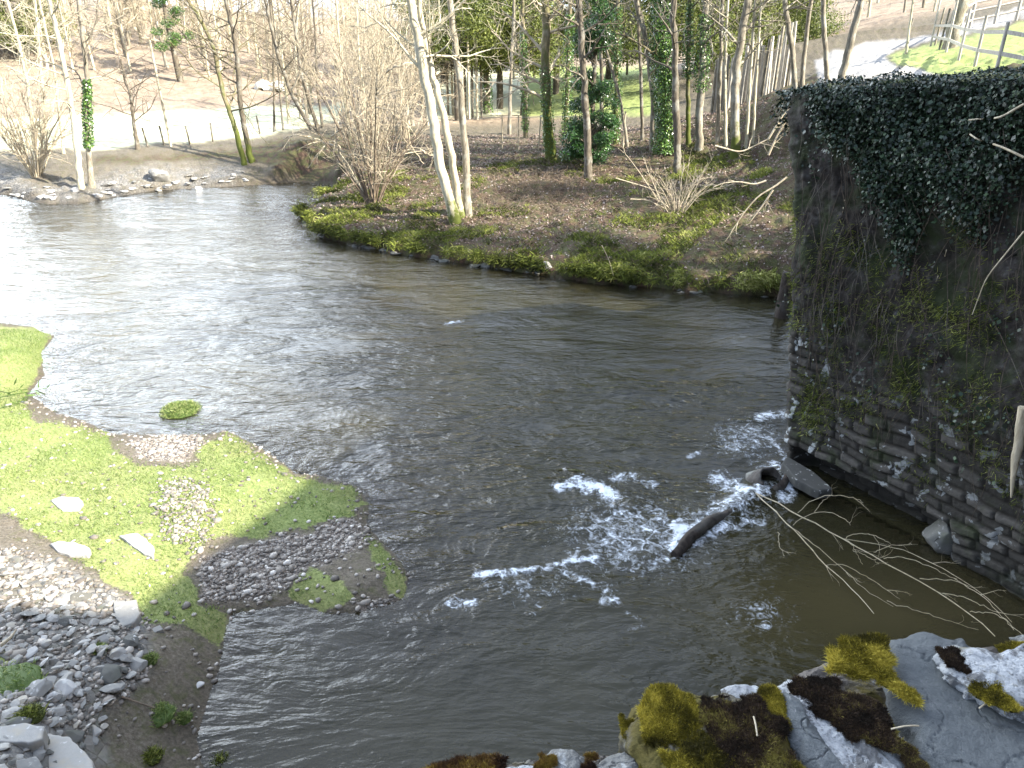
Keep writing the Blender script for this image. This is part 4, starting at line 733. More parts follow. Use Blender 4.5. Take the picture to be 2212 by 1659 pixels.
# evergreens
def evergreen(name, label, base, Y, z0, z1, rad, n, im, size, seed, cat='tree', lobes=26, trunkw=.25):
    R = np.random.default_rng(seed); b = at_y(*base, Y); b[2] = H(b[0], b[1]); th = thing(name, b, label, cat)
    m = MB(); top = b+[0, 0, z1-b[2]]; P = smooth_path([b-[0, 0, .3], (b+top)/2+R.normal(0, .15, 3), top], 14); tube(m, P, np.linspace(trunkw, .05, 14), 10, 0, cap=False, rough=.1); m.build('trunk', M['bark_brown'], th)
    m = MB(); bm_ = MB()
    for k in range(lobes):
        f = R.uniform(0, 1); zz = z0+(z1-z0)*f**1.4; rr = rad*(1-.75*f**1.5)*R.uniform(.45, 1); a = R.uniform(0, 2*np.pi); c_ = np.array([b[0]+rr*math.cos(a), b[1]+rr*math.sin(a), zz]); q = np.array([b[0], b[1], zz-.5]); tube(bm_, smooth_path([q, (q+c_)/2, c_], 6), np.linspace(.05, .015, 6), 4, 0, cap=False)
        nn = int(n/lobes); u = unit(R.normal(size=(nn, 3)))*R.uniform(.3, 1, (nn, 1))**.5*np.array([rad*.36, rad*.36, rad*.22]); leafcloud(m, c_+u+R.normal(0, .05, u.shape), u+[0, 0, .4], size, .5, R, c=np.clip(R.normal(.3+.35*R.uniform(), .22, nn), 0, 1), droop=(0, 0, -.5))
    bm_.build('branches', M['bark_brown'], th); m.build('foliage', M[im], th)
for a_, b_, hh_ in [(13.5, 9.5, 11.5), (16.5, 14.5, 12.5), (19.5, 19.5, 12), (15.5, 5.5, 12)]:  # unseen trees added past the right edge to throw shade on the far bank
    d_ = b_*CP; px0 = (512+FPX*a_/(b_*CP+1*SP))/K
    evergreen('evergreen_tree', 'unseen leafy tree added past the right edge to shade the bank, at %s' % {9.5: 'the shading house corner', 14.5: 'the near verge', 19.5: 'the fence bend', 5.5: 'the shading house wall'}[b_], (px0, 300), b_, 5.8, hh_+4, 2.8, 16000, 'ivy', .2, int(b_*10), lobes=36)
evergreen('holly_tree', 'glossy dark green holly growing between bank trunks', (1275, 330), 31, 2.0, 9.0, 1.0, 42000, 'holly', .085, 1, lobes=80, trunkw=.12)
evergreen('evergreen_tree', 'broad dark evergreen with a flat browsed underside, left of the white glimpse', (1080, 240), 56, 5.4, 13, 4.4, 34000, 'evergreen', .17, 2, lobes=60)
evergreen('evergreen_tree', 'low spreading dark evergreen shading the meadow, above the grey shed', (1130, 235), 52, 5.0, 10, 3.4, 26000, 'evergreen', .16, 3, lobes=50)
evergreen('evergreen_tree', 'pale olive evergreen behind the leaning cream trunks', (990, 250), 50, 5.2, 12, 3.8, 26000, 'evergreen', .16, 4, lobes=50)
evergreen('evergreen_tree', 'yellow green evergreen behind the row of pale stakes', (1590, 150), 62, 7.0, 15, 5.8, 40000, 'evergreen', .19, 5, lobes=60)
evergreen('evergreen_tree', 'olive evergreen behind the ivy columns', (1420, 200), 54, 5.4, 13, 4.6, 34000, 'evergreen', .17, 6, lobes=55)
for px_, Y_, lab_, r_, k_ in [((960, 230), 66, 'yellow green evergreen filling the gap behind the cream trunks', 4.2, 11), ((1200, 230), 60, 'yellow green evergreen over the meadow behind the stout mossy trunk', 4.6, 12), ((1310, 220), 64, 'olive evergreen between holly and ivy column, farther back', 4.4, 13), ((1500, 200), 60, 'light green evergreen right of the ivy column, farther back', 4.6, 14), ((1670, 120), 66, 'yellow green evergreen above the right end of the stakes', 5.0, 15)]:
    evergreen('evergreen_tree', lab_, px_, Y_, 6.0, 14, r_, 26000, 'evergreen', .19, k_, lobes=50)
evergreen('conifer_tree', 'dark conifer on the hillside in the top left corner', (60, 200), 66, 6.5, 15, 4.2, 34000, 'evergreen', .19, 7, lobes=60)
evergreen('ivy_thicket', 'green ivy draped slim tree in the middle of the brown hillside', (395, 200), 62, 6.0, 13, 1.4, 9000, 'ivy', .14, 8, lobes=26)
# multi-stemmed shrubs
def coppice(name, label, base, stems, mat, R, hgt, spread, r0, Y=None, side=.0, depth=2, arch=0., bias=(0, 0, 0), cat='shrub', moss=0.):
    b = G(*base) if Y is None else at_y(*base, Y); b[2] = H(b[0], b[1]); th = thing(name, b, label, cat); big_ = MB(); tw_ = MB()
    for k in range(stems):
        a = R.uniform(0, 2*np.pi); o = .22*R.uniform(.2, 1); q = b+np.array([math.cos(a)*o, math.sin(a)*o, -.1]); d = unit(np.array([math.cos(a)*spread*R.uniform(.2, 1.3), math.sin(a)*spread*R.uniform(.2, 1), 1.])+np.array(bias)); L = hgt*R.uniform(.6, 1.15); n = 12; P = [q]
        for i in range(n-1): d = unit(d+R.normal(0, .06, 3)+np.array([math.cos(a), math.sin(a), -1.2])*arch*(i/n)); P.append(P[-1]+d*L/(n-1))
        P = np.array(P); rr = r0*R.uniform(.5, 1.2); tube(big_, P, np.linspace(rr, rr*.3, n), 6, moss*np.exp(-np.repeat(P[:, 2]-b[2], 6)), cap=False)
        for j in range(10):
            i = R.integers(3, n-1); s = unit(R.normal(size=3)+[0, 0, .35]); branch(tw_, P[i], unit(s+unit(P[i]-P[i-1])), L*R.uniform(.18, .42), rr*.38, 0, depth-1, R, .14, .05, 4, (4, 3), .7)
    big_.build('stems', M[mat], th); tw_.build('twigs', M['twig_pale'], th); return th
R = np.random.default_rng(77)
coppice('hazel_shrub', 'many stemmed pale willow stool at the far left water edge', (78, 378), 30, 'twig_pale', R, 4.6, .55, .045, depth=2)
coppice('hazel_shrub', 'big tangled hazel stool with arching pale branches on the bank point', (806, 442), 26, 'twig_brown', R, 5.4, .42, .042, depth=2, arch=.03)
coppice('hazel_shrub', 'pale mossy thicket of thin stems behind the big hazel stool', (800, 340), 26, 'twig_pale', R, 6.5, .35, .04, depth=2)
coppice('hazel_shrub', 'thin stemmed thicket between the hazel stool and the leaning trunks', (870, 300), 18, 'twig_pale', R, 6.0, .3, .035, depth=2)
coppice('hazel_shrub', 'sprawling low shrub with pale straw coloured shoots on the bank middle right', (1462, 462), 20, 'twig_pale', R, 1.9, .8, .018, depth=1, arch=.05)
coppice('elder_shrub', 'small bare shrub rising beside the fence at the right edge', (2182, 165), 11, 'bark_grey', R, 1.0, .35, .022, Y=20.5, depth=1)
coppice('bramble_shrub', 'arching bramble stems hanging off the end of the ivy wall', (1700, 320), 14, 'twig_pale', R, 1.7, .9, .012, Y=14.5, depth=1, arch=.12, bias=(-.7, -.1, .1)) if 0 else None
# long arching pale branches of the hazel, reaching over the water
m = MB()
hz = thing('fallen_bough', at(700, 350, 1.2), 'bleached boughs arching left over the water from the hazel stool', 'branch')
b0 = G(800, 430)
for pl in [[(790, 420), (730, 320), (700, 300), (665, 310), (640, 325)], [(745, 330), (715, 300), (690, 330), (665, 362)], [(730, 318), (680, 300), (640, 290), (610, 300)], [(800, 430), (760, 380), (735, 350), (722, 300), (735, 230), (760, 160)], [(860, 260), (872, 200), (860, 170)], [(880, 270), (885, 310), (900, 335), (915, 352)], [(905, 320), (925, 335), (945, 335)], [(800, 345), (850, 340), (888, 320)], [(715, 295), (760, 265), (800, 230), (850, 215)], [(835, 155), (870, 140), (905, 130), (925, 133)], [(628, 205), (650, 150), (668, 100)]]:
    P = smooth_path([at_y(a_, c_, b0[1]+R.uniform(-.4, .4)) for a_, c_ in pl], 16); P += R.normal(0, .02, P.shape); tube(m, P, np.linspace(.042, .014, 16), 6, 0, cap=False)
    for j in range(5): i = R.integers(4, 15); branch(m, P[i], unit(R.normal(size=3)+[0, 0, .2]), .7, .012, 0, 1, R, .15, 0, 4, (3,), .7)
m.build('boughs', M['twig_pale'], hz)
def loose(name, label, cat, lines, r, mat, zf=None, Yf=None, twigs=0, tl=.4, n=14, group=None):
    m = MB(); P0 = None
    for pl in lines:
        P = [at_y(a_, c_, Yf) if Yf else at(a_, c_, z_) for a_, c_, *zz in pl for z_ in [zz[0] if zz else zf]]
        P = smooth_path(P, n); P0 = P[0] if P0 is None else P0; tube(m, P, np.linspace(r, r*.4, n), 6, 0, cap=True)
        for j in range(twigs): i = R.integers(2, n-1); branch(m, P[i], unit(unit(P[-1]-P[0])+R.normal(0, .6, 3)), tl, r*.35, 0, 1, R, .12, 0, 4, (3,), .6)
    o = m.build(name, M[mat]); me = o.data; tag(o, label, cat, group); co = np.empty(len(me.vertices)*3, np.float32); me.vertices.foreach_get('co', co); co = co.reshape(-1, 3)-np.float32(P0); me.vertices.foreach_set('co', co.ravel()); o.location = P0; return o
gY = lambda px, py: float(G(px, py)[1])
loose('fallen_branch', 'pale forked dead branch reaching from the bank to the ivy wall', 'branch', [[(1655, 390), (1630, 400), (1600, 392), (1560, 395), (1540, 405)], [(1700, 382), (1672, 405), (1640, 420), (1610, 455), (1580, 500)], [(1670, 410), (1650, 440), (1620, 480)]], .022, 'twig_pale', Yf=17.2, twigs=5)
loose('fallen_branch', 'long pale shoot slanting up left from the straw shrub', 'branch', [[(1420, 430), (1380, 370), (1350, 330), (1335, 320)], [(1430, 440), (1400, 370), (1390, 340)]], .02, 'twig_pale', Yf=gY(1440, 455), twigs=2)
loose('fallen_branch', 'bleached stick lying low on the bank left of the straw shrub', 'branch', [[(1362, 430), (1400, 432), (1440, 452)], [(1330, 385), (1400, 405), (1435, 420)]], .02, 'twig_pale', Yf=gY(1440, 470), twigs=2)
loose('fallen_branch', 'curved stick lying across the mossy bank before the wall end', 'branch', [[(1545, 315), (1600, 330), (1660, 300)], [(1660, 300), (1690, 250), (1715, 225)], [(1660, 335), (1680, 290), (1712, 240)]], .022, 'twig_pale', Yf=15.5, twigs=5)
loose('driftwood_root', 'pale twisted root hanging from the bank lip into the water', 'branch', [[(828, 490), (838, 510), (850, 540)], [(838, 505), (828, 525)], [(850, 500), (858, 520)]], .035, 'twig_pale', Yf=gY(838, 500)-.4, twigs=1)
loose('fallen_branch', 'thin curved twig dipping into the river below the mossy bank', 'branch', [[(1300, 530), (1315, 560), (1325, 595)]], .012, 'twig_pale', Yf=19.5)
# snag: branch caught in the rapids
def c6(L, z0, z1): n = len(L); return [(1313.4+a*.4062*1.0*1.0*(.5877*.6912/.4062), 864+b*.4062, z0+(z1-z0)*i/(n-1)) for i, (a, b) in enumerate(L)]
sn = [c6([(790, 500), (830, 500), (1000, 610), (1260, 740), (1500, 880), (1740, 1010), (1920, 1130), (2060, 1260)], .1, .45), c6([(790, 500), (980, 680), (1160, 880), (1300, 1000), (1420, 1135)], .1, .12), c6([(980, 680), (1200, 850), (1400, 1040), (1520, 1100)], .15, .12),
      c6([(1260, 740), (1480, 770), (1640, 820), (1800, 910), (1960, 1000), (2150, 1180)], .25, .6), c6([(1460, 840), (1560, 830), (1700, 880), (1860, 960)], .3, .5), c6([(1660, 950), (1860, 960), (2000, 1050), (2160, 1220)], .35, .6), c6([(1780, 1030), (1900, 1050), (2080, 1135)], .4, .5), c6([(1920, 1130), (2060, 1130), (2160, 1220)], .4, .5),
      c6([(1010, 600), (1080, 530), (1180, 505), (1300, 515), (1360, 550)], .2, .8), c6([(980, 660), (1080, 600), (1180, 595), (1260, 630), (1290, 665)], .2, .6), c6([(1100, 600), (1140, 540), (1190, 505)], .3, .7), c6([(1260, 740), (1300, 710), (1400, 715), (1500, 760)], .25, .5), c6([(1300, 800), (1380, 830), (1440, 870)], .2, .2), c6([(1270, 740), (1320, 810), (1350, 870)], .25, .1), c6([(1410, 810), (1500, 775), (1620, 765)], .3, .5),
      c6([(1160, 880), (1250, 870), (1400, 950), (1550, 1060)], .08, .03), c6([(905, 700), (910, 780), (940, 830)], .04, .02), c6([(1480, 1070), (1620, 1110), (1760, 1160), (1970, 1225)], .04, .03)]
sg = thing('snagged_branch', at(1640, 1070, .1), 'pale bare branch snagged in the rapids and trailing right under the wall', 'branch')
m = MB(); m2 = MB()
for i, L in enumerate(sn):
    P = smooth_path([at(*q) for q in L], 18); P += R.normal(0, .006, P.shape); r = .009 if i < 2 else .0042; tube(m if i < 3 else m2, P, np.linspace(r, r*.4, 18), 6, 0)
    for j in range(1 if i else 3): k = R.integers(5, 17); branch(m2, P[k], unit(unit(P[-1]-P[0])+R.normal(0, .5, 3)+[0, 0, .15]), .3, .0035, 0, 1, R, .15, 0, 3, (2,), .6)
m.build('main_stems', M['twig_pale'], sg); m2.build('side_twigs', M['twig_pale'], sg)
# log and hollow stump in the rapids
lg = MB(); P = smooth_path([at(1458, 1200, .02), at(1490, 1160, .05), at(1535, 1125, .05), at(1585, 1108, .0), at(1620, 1095, -.08)], 26); tube(lg, P, .075*np.r_[np.linspace(.75, 1, 6), np.ones(14), np.linspace(1, .7, 6)], 16, 0, rough=.18, seed=4)
o = lg.build('sunken_log', M['driftwood']); tag(o, 'dark waterlogged log lying in the white water', 'log')
st = thing('hollow_stump', at(1652, 1035, 0), 'hollow broken stump with water pouring round it beside the wall foot', 'stump')
lg = MB(); c0 = at(1662, 1034, .13); axd = unit(np.array([.30, -.72, .62])); e1 = unit(np.cross(axd, [0, 0, 1])); e2 = np.cross(e1, axd); nth = 40; th_ = np.arange(nth)*2*np.pi/nth; prof = [(-.45, .20), (-.25, .21), (-.1, .215), (0, .21), (.015, .19), (.0, .165), (-.12, .15), (-.35, .13)]
V = []
for dd_, r in prof: V.append(c0+axd*dd_+(np.cos(th_)[:, None]*e1+np.sin(th_)[:, None]*e2*.85)*(r*(1+.10*noise2(th_*1.3, dd_*3, 3)))[:, None]+axd*(.05*noise2(th_*2, 0*th_, 6))[:, None]*(1 if dd_ > -.2 else 0))
V = np.array(V); lg.add(V.reshape(-1, 3), grid_faces(len(prof), nth, True)); end = V[-1]; lg.add(np.vstack([end, end.mean(0)]), np.stack([np.arange(nth), (np.arange(nth)+1) % nth, np.full(nth, nth)], -1)); lg.build('shell', bark_mat('wet_wood', (.03, .026, .022), (.10, .09, .08), 0, .3), st)
lg = MB(); P = smooth_path([at(1668, 1062, .02), at(1690, 1050, .06), at(1702, 1030, .08)], 10); tube(lg, P, .06, 12, 0, rough=.2); lg.build('root', M['driftwood'], st)
m = MB(); box(m, at(1690, 625, 0)+[-.05, 0, .9], (.16, .4, 2.4), .25); pp = at(1690, 685, 0)
m = MB(); P = np.array([pp-[.02, 0, .6], pp, at_y(1694, 640, pp[1]+.05), at_y(1700, 588, pp[1]+.1)]); tube(m, smooth_path(P, 12), np.linspace(.24, .1, 12), 8, 0, rough=.12); o = m.build('timber_post', M['driftwood']); tag(o, 'blackened timber pile standing in the water at the far end of the wall', 'post')
# weathered board at right edge
m = MB(); q = [off_wall(2184, 1075, .25), off_wall(2192, 1000, .25), off_wall(2203, 940, .25), off_wall(2212, 880, .25)]; P = smooth_path(q, 16)
tube(m, P, np.r_[np.linspace(.008, .05, 8), np.linspace(.05, .06, 8)], 8, 0, rough=.25); o = m.build('weathered_board', M['twig_pale']); tag(o, 'split weathered grey board hanging at the right edge of the wall', 'board')

# ------------------------------------------------------------------ rocks
def rock_mesh(seed, cuts=16, flat=1., sub=4, nz=.055):
    bm = bmesh.new(); bmesh.ops.create_icosphere(bm, subdivisions=sub, radius=1); v = np.array([q.co[:] for q in bm.verts]); f = np.array([[w_.index for w_ in q.verts] for q in bm.faces]); bm.free(); R_ = np.random.default_rng(seed)
    for _ in range(cuts):
        n = unit(R_.normal(size=3)*[1, 1, .8]); d = R_.uniform(.45, .85); s = v@n; v = v-np.maximum(s-d, 0)[:, None]*n
    v[:, 2] *= flat; v += v*(nz*noise3(v*4+seed, seed)+nz*.5*noise3(v*11, seed+1))[:, None]; m = MB(); m.add(v, f); return m.mesh('rock')
def rock_mat(name, lo, hi, warm=(.30, .26, .19)):
    t = NT(name); oi = t.n.new('ShaderNodeObjectInfo'); rnd = oi.outputs['Random']; f = t.noise(24, 7, .7, t.pos()); g = t.noise(5, 4, .6)
    c = t.mix(f, t.mix(rnd, lo, tuple((a+b)/2 for a, b in zip(lo, hi))), t.mix(rnd, tuple((a+b)/2 for a, b in zip(lo, hi)), hi)); c = t.mix(t.math('MULTIPLY', t.ramp(g, [(.5, 0.), (.65, .6)]), t.ramp(rnd, [(.5, .2), (.9, 1.)])), c, warm)
    c = t.mix(t.ramp(t.noise(12, 5), [(.62, 0.), (.68, .6)]), c, (.5, .5, .47)); return t.done(c, .85, t.bump(f, .4, .012), spec=.25)
M['rock_grey'] = rock_mat('rock_grey', (.13, .128, .116), (.30, .29, .265)); M['rock_pale'] = rock_mat('rock_pale', (.24, .235, .22), (.36, .35, .33), (.36, .33, .27)); M['rock_dark'] = rock_mat('rock_dark', (.05, .05, .043), (.13, .127, .115), (.10, .11, .05))
RM = [rock_mesh(100+i, 18, .55 if i < 5 else .3) for i in range(8)]; RMs = {}
M['wet'] = rock_mat('rock_wet', (.03, .03, .027), (.07, .068, .062), (.03, .035, .02))
for mt in ('rock_grey', 'rock_pale', 'rock_dark', 'wet'):
    RMs[mt] = []
    for me in RM: q = me.copy(); q.materials.append(M[mt]); RMs[mt].append(q)
def rock(name, label, cat, p, size, mt='rock_grey', k=None, rot=None, group=None, sink=.25, R_=rng):
    k = R_.integers(0, 8) if k is None else k; o = bpy.data.objects.new(name, RMs[mt][k]); sc.collection.objects.link(o); s = np.broadcast_to(np.asarray(size, float), (3,))*np.array([1, 1, 1]); o.scale = s
    o.location = (p[0], p[1], p[2]+s[2]*(.55 if k < 5 else .3)*(1-2*sink)*.6); o.rotation_euler = rot if rot is not None else (R_.normal(0, .16), R_.normal(0, .16), R_.uniform(0, 6.28)); tag(o, label, cat, group); return o
def slab(label, pts, mt, th=.05, z=None, tilt=0.):
    c = np.mean(np.array(pts, float), 0); g = G(*c); zt = g[2]+th if z is None else z; P = at(*np.array(pts, float).T, zt)[:, :2]; cc = P.mean(0); n = 90; C = np.vstack([P, P[:1]]); d = np.r_[0, np.cumsum(np.linalg.norm(np.diff(C, axis=0), axis=1))]; tt = np.linspace(0, d[-1], n, endpoint=False)
    B = np.stack([np.interp(tt, d, C[:, k]) for k in (0, 1)], -1)-cc; B += .012*np.stack([fbm(B[:, 0]*12, B[:, 1]*12, 3, 1), fbm(B[:, 0]*12, B[:, 1]*12, 3, 2)], -1); ks = np.r_[np.linspace(0, .9, 12), .95, .98, 1, 1.01, 1.0]; zs = np.r_[np.zeros(12), -.002, -.006, -.016, -.05, -.14]
    V = np.concatenate([B[:, None]*ks[None, :, None], (zs[None, :]+.008*fbm((B[:, None, 0]*ks)*5, (B[:, None, 1]*ks)*5, 3, 4)+tilt*(B[:, None, 1]*ks))[..., None]], -1); m = MB(); nn = len(ks); m.add(V.reshape(-1, 3), grid_faces(n, nn)); m.f[4].append(np.stack([(n-1)*nn+np.arange(nn-1), (n-1)*nn+np.arange(1, nn), np.arange(1, nn), np.arange(nn-1)], -1))
    o = m.build('slate_slab', M[mt]); o.location = (cc[0], cc[1], zt); tag(o, label, 'stone'); return o
slab('flat white slab with a dark left edge lying alone on the sunlit grass', [(108, 1080), (130, 1072), (170, 1073), (178, 1082), (170, 1100), (135, 1103)], 'rock_pale')
slab('long white slab with dark crack beneath, at the grass edge above the rubble', [(108, 1174), (125, 1168), (160, 1170), (195, 1182), (190, 1196), (150, 1198), (125, 1190)], 'rock_pale', .07)
slab('pointed pale grey slab lying on the grass right of the long white slab', [(257, 1156), (295, 1150), (315, 1163), (332, 1180), (330, 1201), (310, 1195)], 'rock_pale', .04)
slab('square smooth grey slab at the right edge of the rubble', [(243, 1300), (295, 1294), (302, 1325), (290, 1343), (262, 1352), (250, 1330)], 'rock_grey', .08)
slab('large dark slate slab across the bottom left corner, streaked with tan', [(70, 1600), (110, 1585), (150, 1590), (200, 1640), (210, 1700), (30, 1720)], 'rock_grey', .06)
slab('broad grey slab left of the tan streaked slate at the bottom left', [(-20, 1570), (50, 1560), (95, 1568), (90, 1595), (60, 1605), (-20, 1600)], 'rock_grey', .08)
slab('small mud coloured flat stone between rubble and the inlet', [(320, 1360), (345, 1350), (355, 1358), (335, 1366)], 'rock_grey', .02)
sp = [((285, 1392), .21, 0, 'rock_dark', 'mossy blocky boulder topmost on the right of the rubble'), ((245, 1460), .24, 1, 'rock_dark', 'tall triangular greenish boulder in the middle of the rubble'), ((257, 1418), .19, 2, 'rock_grey', 'blue grey rounded block between the two mossy boulders'), ((150, 1498), .22, 3, 'rock_pale', 'pale cream block in the lower rubble'), ((82, 1500), .20, 4, 'rock_grey', 'smooth oval grey stone left of the cream block'), ((115, 1510), .13, 2, 'rock_pale', 'small cream stone beside the oval grey one'), ((140, 1478), .17, 1, 'rock_grey', 'leaning brown grey stone above the cream block'), ((300, 1445), .2, 3, 'rock_grey', 'broad grey lump at the right foot of the rubble'), ((430, 1480), .1, 5, 'rock_pale', 'small pale stone lying alone on the mud'), ((440, 1605), .08, 6, 'rock_pale', 'white pebble by the inlet edge near the bottom')]
for px_, s_, k_, mt_, lb_ in sp:
    g = G(*px_); s_ *= .7; rock('boulder' if s_ > .12 else 'stone', lb_, 'rock', g, (s_, s_*.8, s_*.9), mt_, k_, sink=.2)
rr_ = np.random.default_rng(5); cnt = 0; pts_ = []
zone_r = [(-30, 1180), (60, 1210), (180, 1240), (250, 1290), (300, 1360), (320, 1420), (300, 1480), (250, 1530), (220, 1600), (130, 1680), (-30, 1680)]
while cnt < 285:
    px_, py_ = rr_.uniform(-30, 330), rr_.uniform(1190, 1690)
    if sdist([px_], [py_], zone_r)[0] > -4: continue
    s_ = rr_.choice([.055, .08, .11, .14], p=[.35, .35, .22, .08])*rr_.uniform(.8, 1.2); g = G(px_, py_)
    if any((g[0]-a)**2+(g[1]-b)**2 < (.5*(s_+c_))**2 for a, b, c_ in pts_): 
        if rr_.uniform() < .93: continue
    pts_.append((g[0], g[1], s_)); cnt += 1; pile = .12*max(0, 1-abs(px_-190)/160)*max(0, 1-abs(py_-1450)/130)
    rock('stone', 'flat broken grey stone lying in the rubble heap at lower left', 'rock', g+[0, 0, pile*rr_.uniform(0, 1)], (s_, s_*rr_.uniform(.55, .95), s_*rr_.uniform(.3, .6)), 'rock_pale' if rr_.uniform() < .06 else ('rock_dark' if rr_.uniform() < .25 else 'rock_grey'), None, (rr_.normal(0, .3), rr_.normal(0, .3), rr_.uniform(0, 6.28)), 'grey rubble stones at lower left', R_=rr_, sink=.15)
# far shore stones
cnt = 0
while cnt < 55:
    px_, py_ = rr_.uniform(0, 560), rr_.uniform(355, 440); lo_ = 440-.07*px_
    if py_ > lo_ or py_ < lo_-34: continue
    g = G(px_, py_+2); s_ = rr_.uniform(.12, .3)
    if g[2] < -.05: continue
    rock('stone', 'pale stone edging the gravelly far shore', 'rock', g, (s_, s_*.8, s_*.7), 'rock_pale' if rr_.uniform() < .5 else 'rock_grey', group='stones along the far shore', R_=rr_); cnt += 1
rock('boulder', 'large tan boulder set among the far shore stones', 'rock', G(350, 388), (.75, .6, .75), 'rock_grey', 1)
rock('boulder', 'grey block at the water line under the mossy far bank', 'rock', G(1178, 585), (.3, .25, .3), 'rock_grey', 2)
# dark stones at the water line below the moss
cnt = 0
rs = np.array(right_shore); 
for i in range(45):
    f = rr_.uniform(0, 1)*(len(rs)-3); k = int(f); q = rs[k]+(rs[k+1]-rs[k])*(f-k)+rr_.normal(0, .08, 2); s_ = rr_.uniform(.1, .22)
    rock('stone', 'dark wet stone under the overhanging moss of the far bank', 'rock', np.array([q[0], q[1], -.03]), (s_*1.4, s_, s_*.7), 'rock_dark', group='dark stones at the foot of the mossy bank', R_=rr_)
# boulders at the wall foot
rock('boulder', 'upright grey block jutting from the wall foot', 'rock', at(2125, 1222, 0), (.30, .26, .40), 'wet', 0, (0.1, .1, .3)); rock('boulder', 'mossy squared block beside the upright one at the wall foot', 'rock', at(2030, 1180, 0), (.30, .28, .55), 'rock_dark', 3, (0, 0, 1.))
slab('long slate ledge stone slanting out of the wall corner over the rapids', [(1690, 1000), (1700, 985), (1760, 1020), (1800, 1055), (1770, 1060), (1720, 1035)], 'wet', z=.24)
rock('boulder', 'submerged dark boulder raising a smooth swell upstream of the wall', 'rock', at(1600, 870, -.24), (.5, .3, .3), 'rock_dark', 2)
# green tuft island
def tuft(name, label, cat, p, rad, n, L, mat, seed, hgt=.08, kind=None):
    R_ = np.random.default_rng(seed); q = R_.normal(0, rad*.5, (n, 2)); q = q[np.hypot(q[:, 0], q[:, 1]) < rad]; z = hgt*(1-(np.hypot(q[:, 0], q[:, 1])/rad)**2)*(1+.4*noise2(q[:, 0]*9, q[:, 1]*9, seed)); m = MB(); blades(m, np.c_[q, z*R_.uniform(.4, 1, len(z))], L, L*.16, R_, .8)
    bm = bmesh.new(); bmesh.ops.create_icosphere(bm, subdivisions=3, radius=1); v = np.array([w_.co[:] for w_ in bm.verts]); f = np.array([[w_.index for w_ in x.verts] for x in bm.faces]); bm.free(); v = v*[rad*.85, rad*.85, hgt*.85]*(1+.15*noise3(v*3, seed))[:, None]; m.add(v, f, .15)
    o = m.build(name, M[mat], loc=tuple(p)); tag(o, label, cat, kind=kind); return o
tuft('moss_tuft', 'small bright green tuft standing alone in the shallow water', 'plant', at(390, 887, 0), .36, 3500, .06, 'grass', 3, .10)
for px_, r_, lb_, mt_ in [((345, 1545), .16, 'dark green leafy tuft on the mud near the bottom', 'grass'), ((398, 1555), .08, 'tiny green tuft on the mud right of the bigger one', 'grass'), ((235, 1375), .0, '', ''), ((215, 1410), .08, 'yellow green weed growing among the rubble', 'grass'), ((325, 1430), .08, 'green weed at the right foot of the rubble', 'grass'), ((475, 1640), .12, 'mossy tuft at the bottom edge beside the inlet', 'moss_blade'), ((330, 1640), .1, 'rusty green moss tuft at the bottom edge', 'moss_blade'), ((285, 1425), .0, '', ''), ((20, 1480), .3, 'green patch of grass at the left edge of the rubble', 'grass'), ((60, 1550), .15, 'moss patch between the bottom left slabs', 'moss_blade')]:
    if r_: tuft('weed_tuft', lb_, 'plant', G(*px_), r_, 500, .05, mt_, int(px_[0]), .05)
# ------------------------------------------------------------------ fences, shed, domes
M['wood_grey'] = bark_mat('fence_wood', (.20, .18, .15), (.45, .42, .36), 0, .1)
def post(mb, p, h, r, lean=0, sides=6): tube(mb, [p-[0, 0, .2], p+[lean*h*.5, 0, h*.5], p+[lean*h, 0, h]], r, sides, 0)
fz = thing('rail_fence', at_y(2070, 132, 28), 'two rail timber fence curving along the green verge at the top right', 'fence')
FP = [((2010, 100), 33), ((2043, 115), 33), ((2070, 132), 27.5), ((2105, 144), 24.2), ((2150, 160), 21.2), ((2240, 178), 18.6)]
pp = []
for (a_, c_), Y_ in FP:
    p = G(a_, c_); pp.append(p); m = MB(); post(m, p, 1.25*p[1]/22, .05); m.build('post', M['wood_grey'], fz)
for i in range(len(pp)-1):
    for hz_ in (.5, 1.05):
        m = MB(); a_, b_ = pp[i]+[0, 0, hz_], pp[i+1]+[0, 0, hz_]; dd_ = (b_-a_); L = np.linalg.norm(dd_[:2]); ang_ = math.atan2(dd_[1], dd_[0]); v = np.array([[x, y, z] for x in (0, 1) for y in (-.5, .5) for z in (-.5, .5)]); v = a_+v[:, :1]*dd_+np.c_[-math.sin(ang_)*v[:, 1]*.04, math.cos(ang_)*v[:, 1]*.04, v[:, 2]*.11]+[0, 0, 0]; m.add(v, [[0, 1, 3, 2], [4, 6, 7, 5], [0, 4, 5, 1], [2, 3, 7, 6], [0, 2, 6, 4], [1, 5, 7, 3]]); m.build('rail', M['wood_grey'], fz, smooth=False)
fz2 = thing('rail_fence', at_y(2093, 60, 52), 'pale three rail fence climbing the hill at the top right corner', 'fence'); pr = None
for i, ((a_, c_), Y_) in enumerate([((2070, 82), 48), ((2093, 66), 50), ((2148, 52), 50), ((2196, 38), 50), ((2250, 24), 50)]):
    p = at_y(a_, c_, Y_); g_ = H(p[0], p[1]); p[2] = max(p[2]-.1, g_); m = MB(); post(m, np.array([p[0], p[1], g_]), 1.5+p[2]-g_, .09); m.build('post', M['wood_grey'], fz2)
    if pr is not None:
        for hz_ in (.5, 1.0, 1.45):
            m = MB(); tube(m, [pr+[0, 0, hz_], p+[0, 0, hz_]], .06, 4, 0); m.build('rail', M['wood_grey'], fz2)
    pr = p
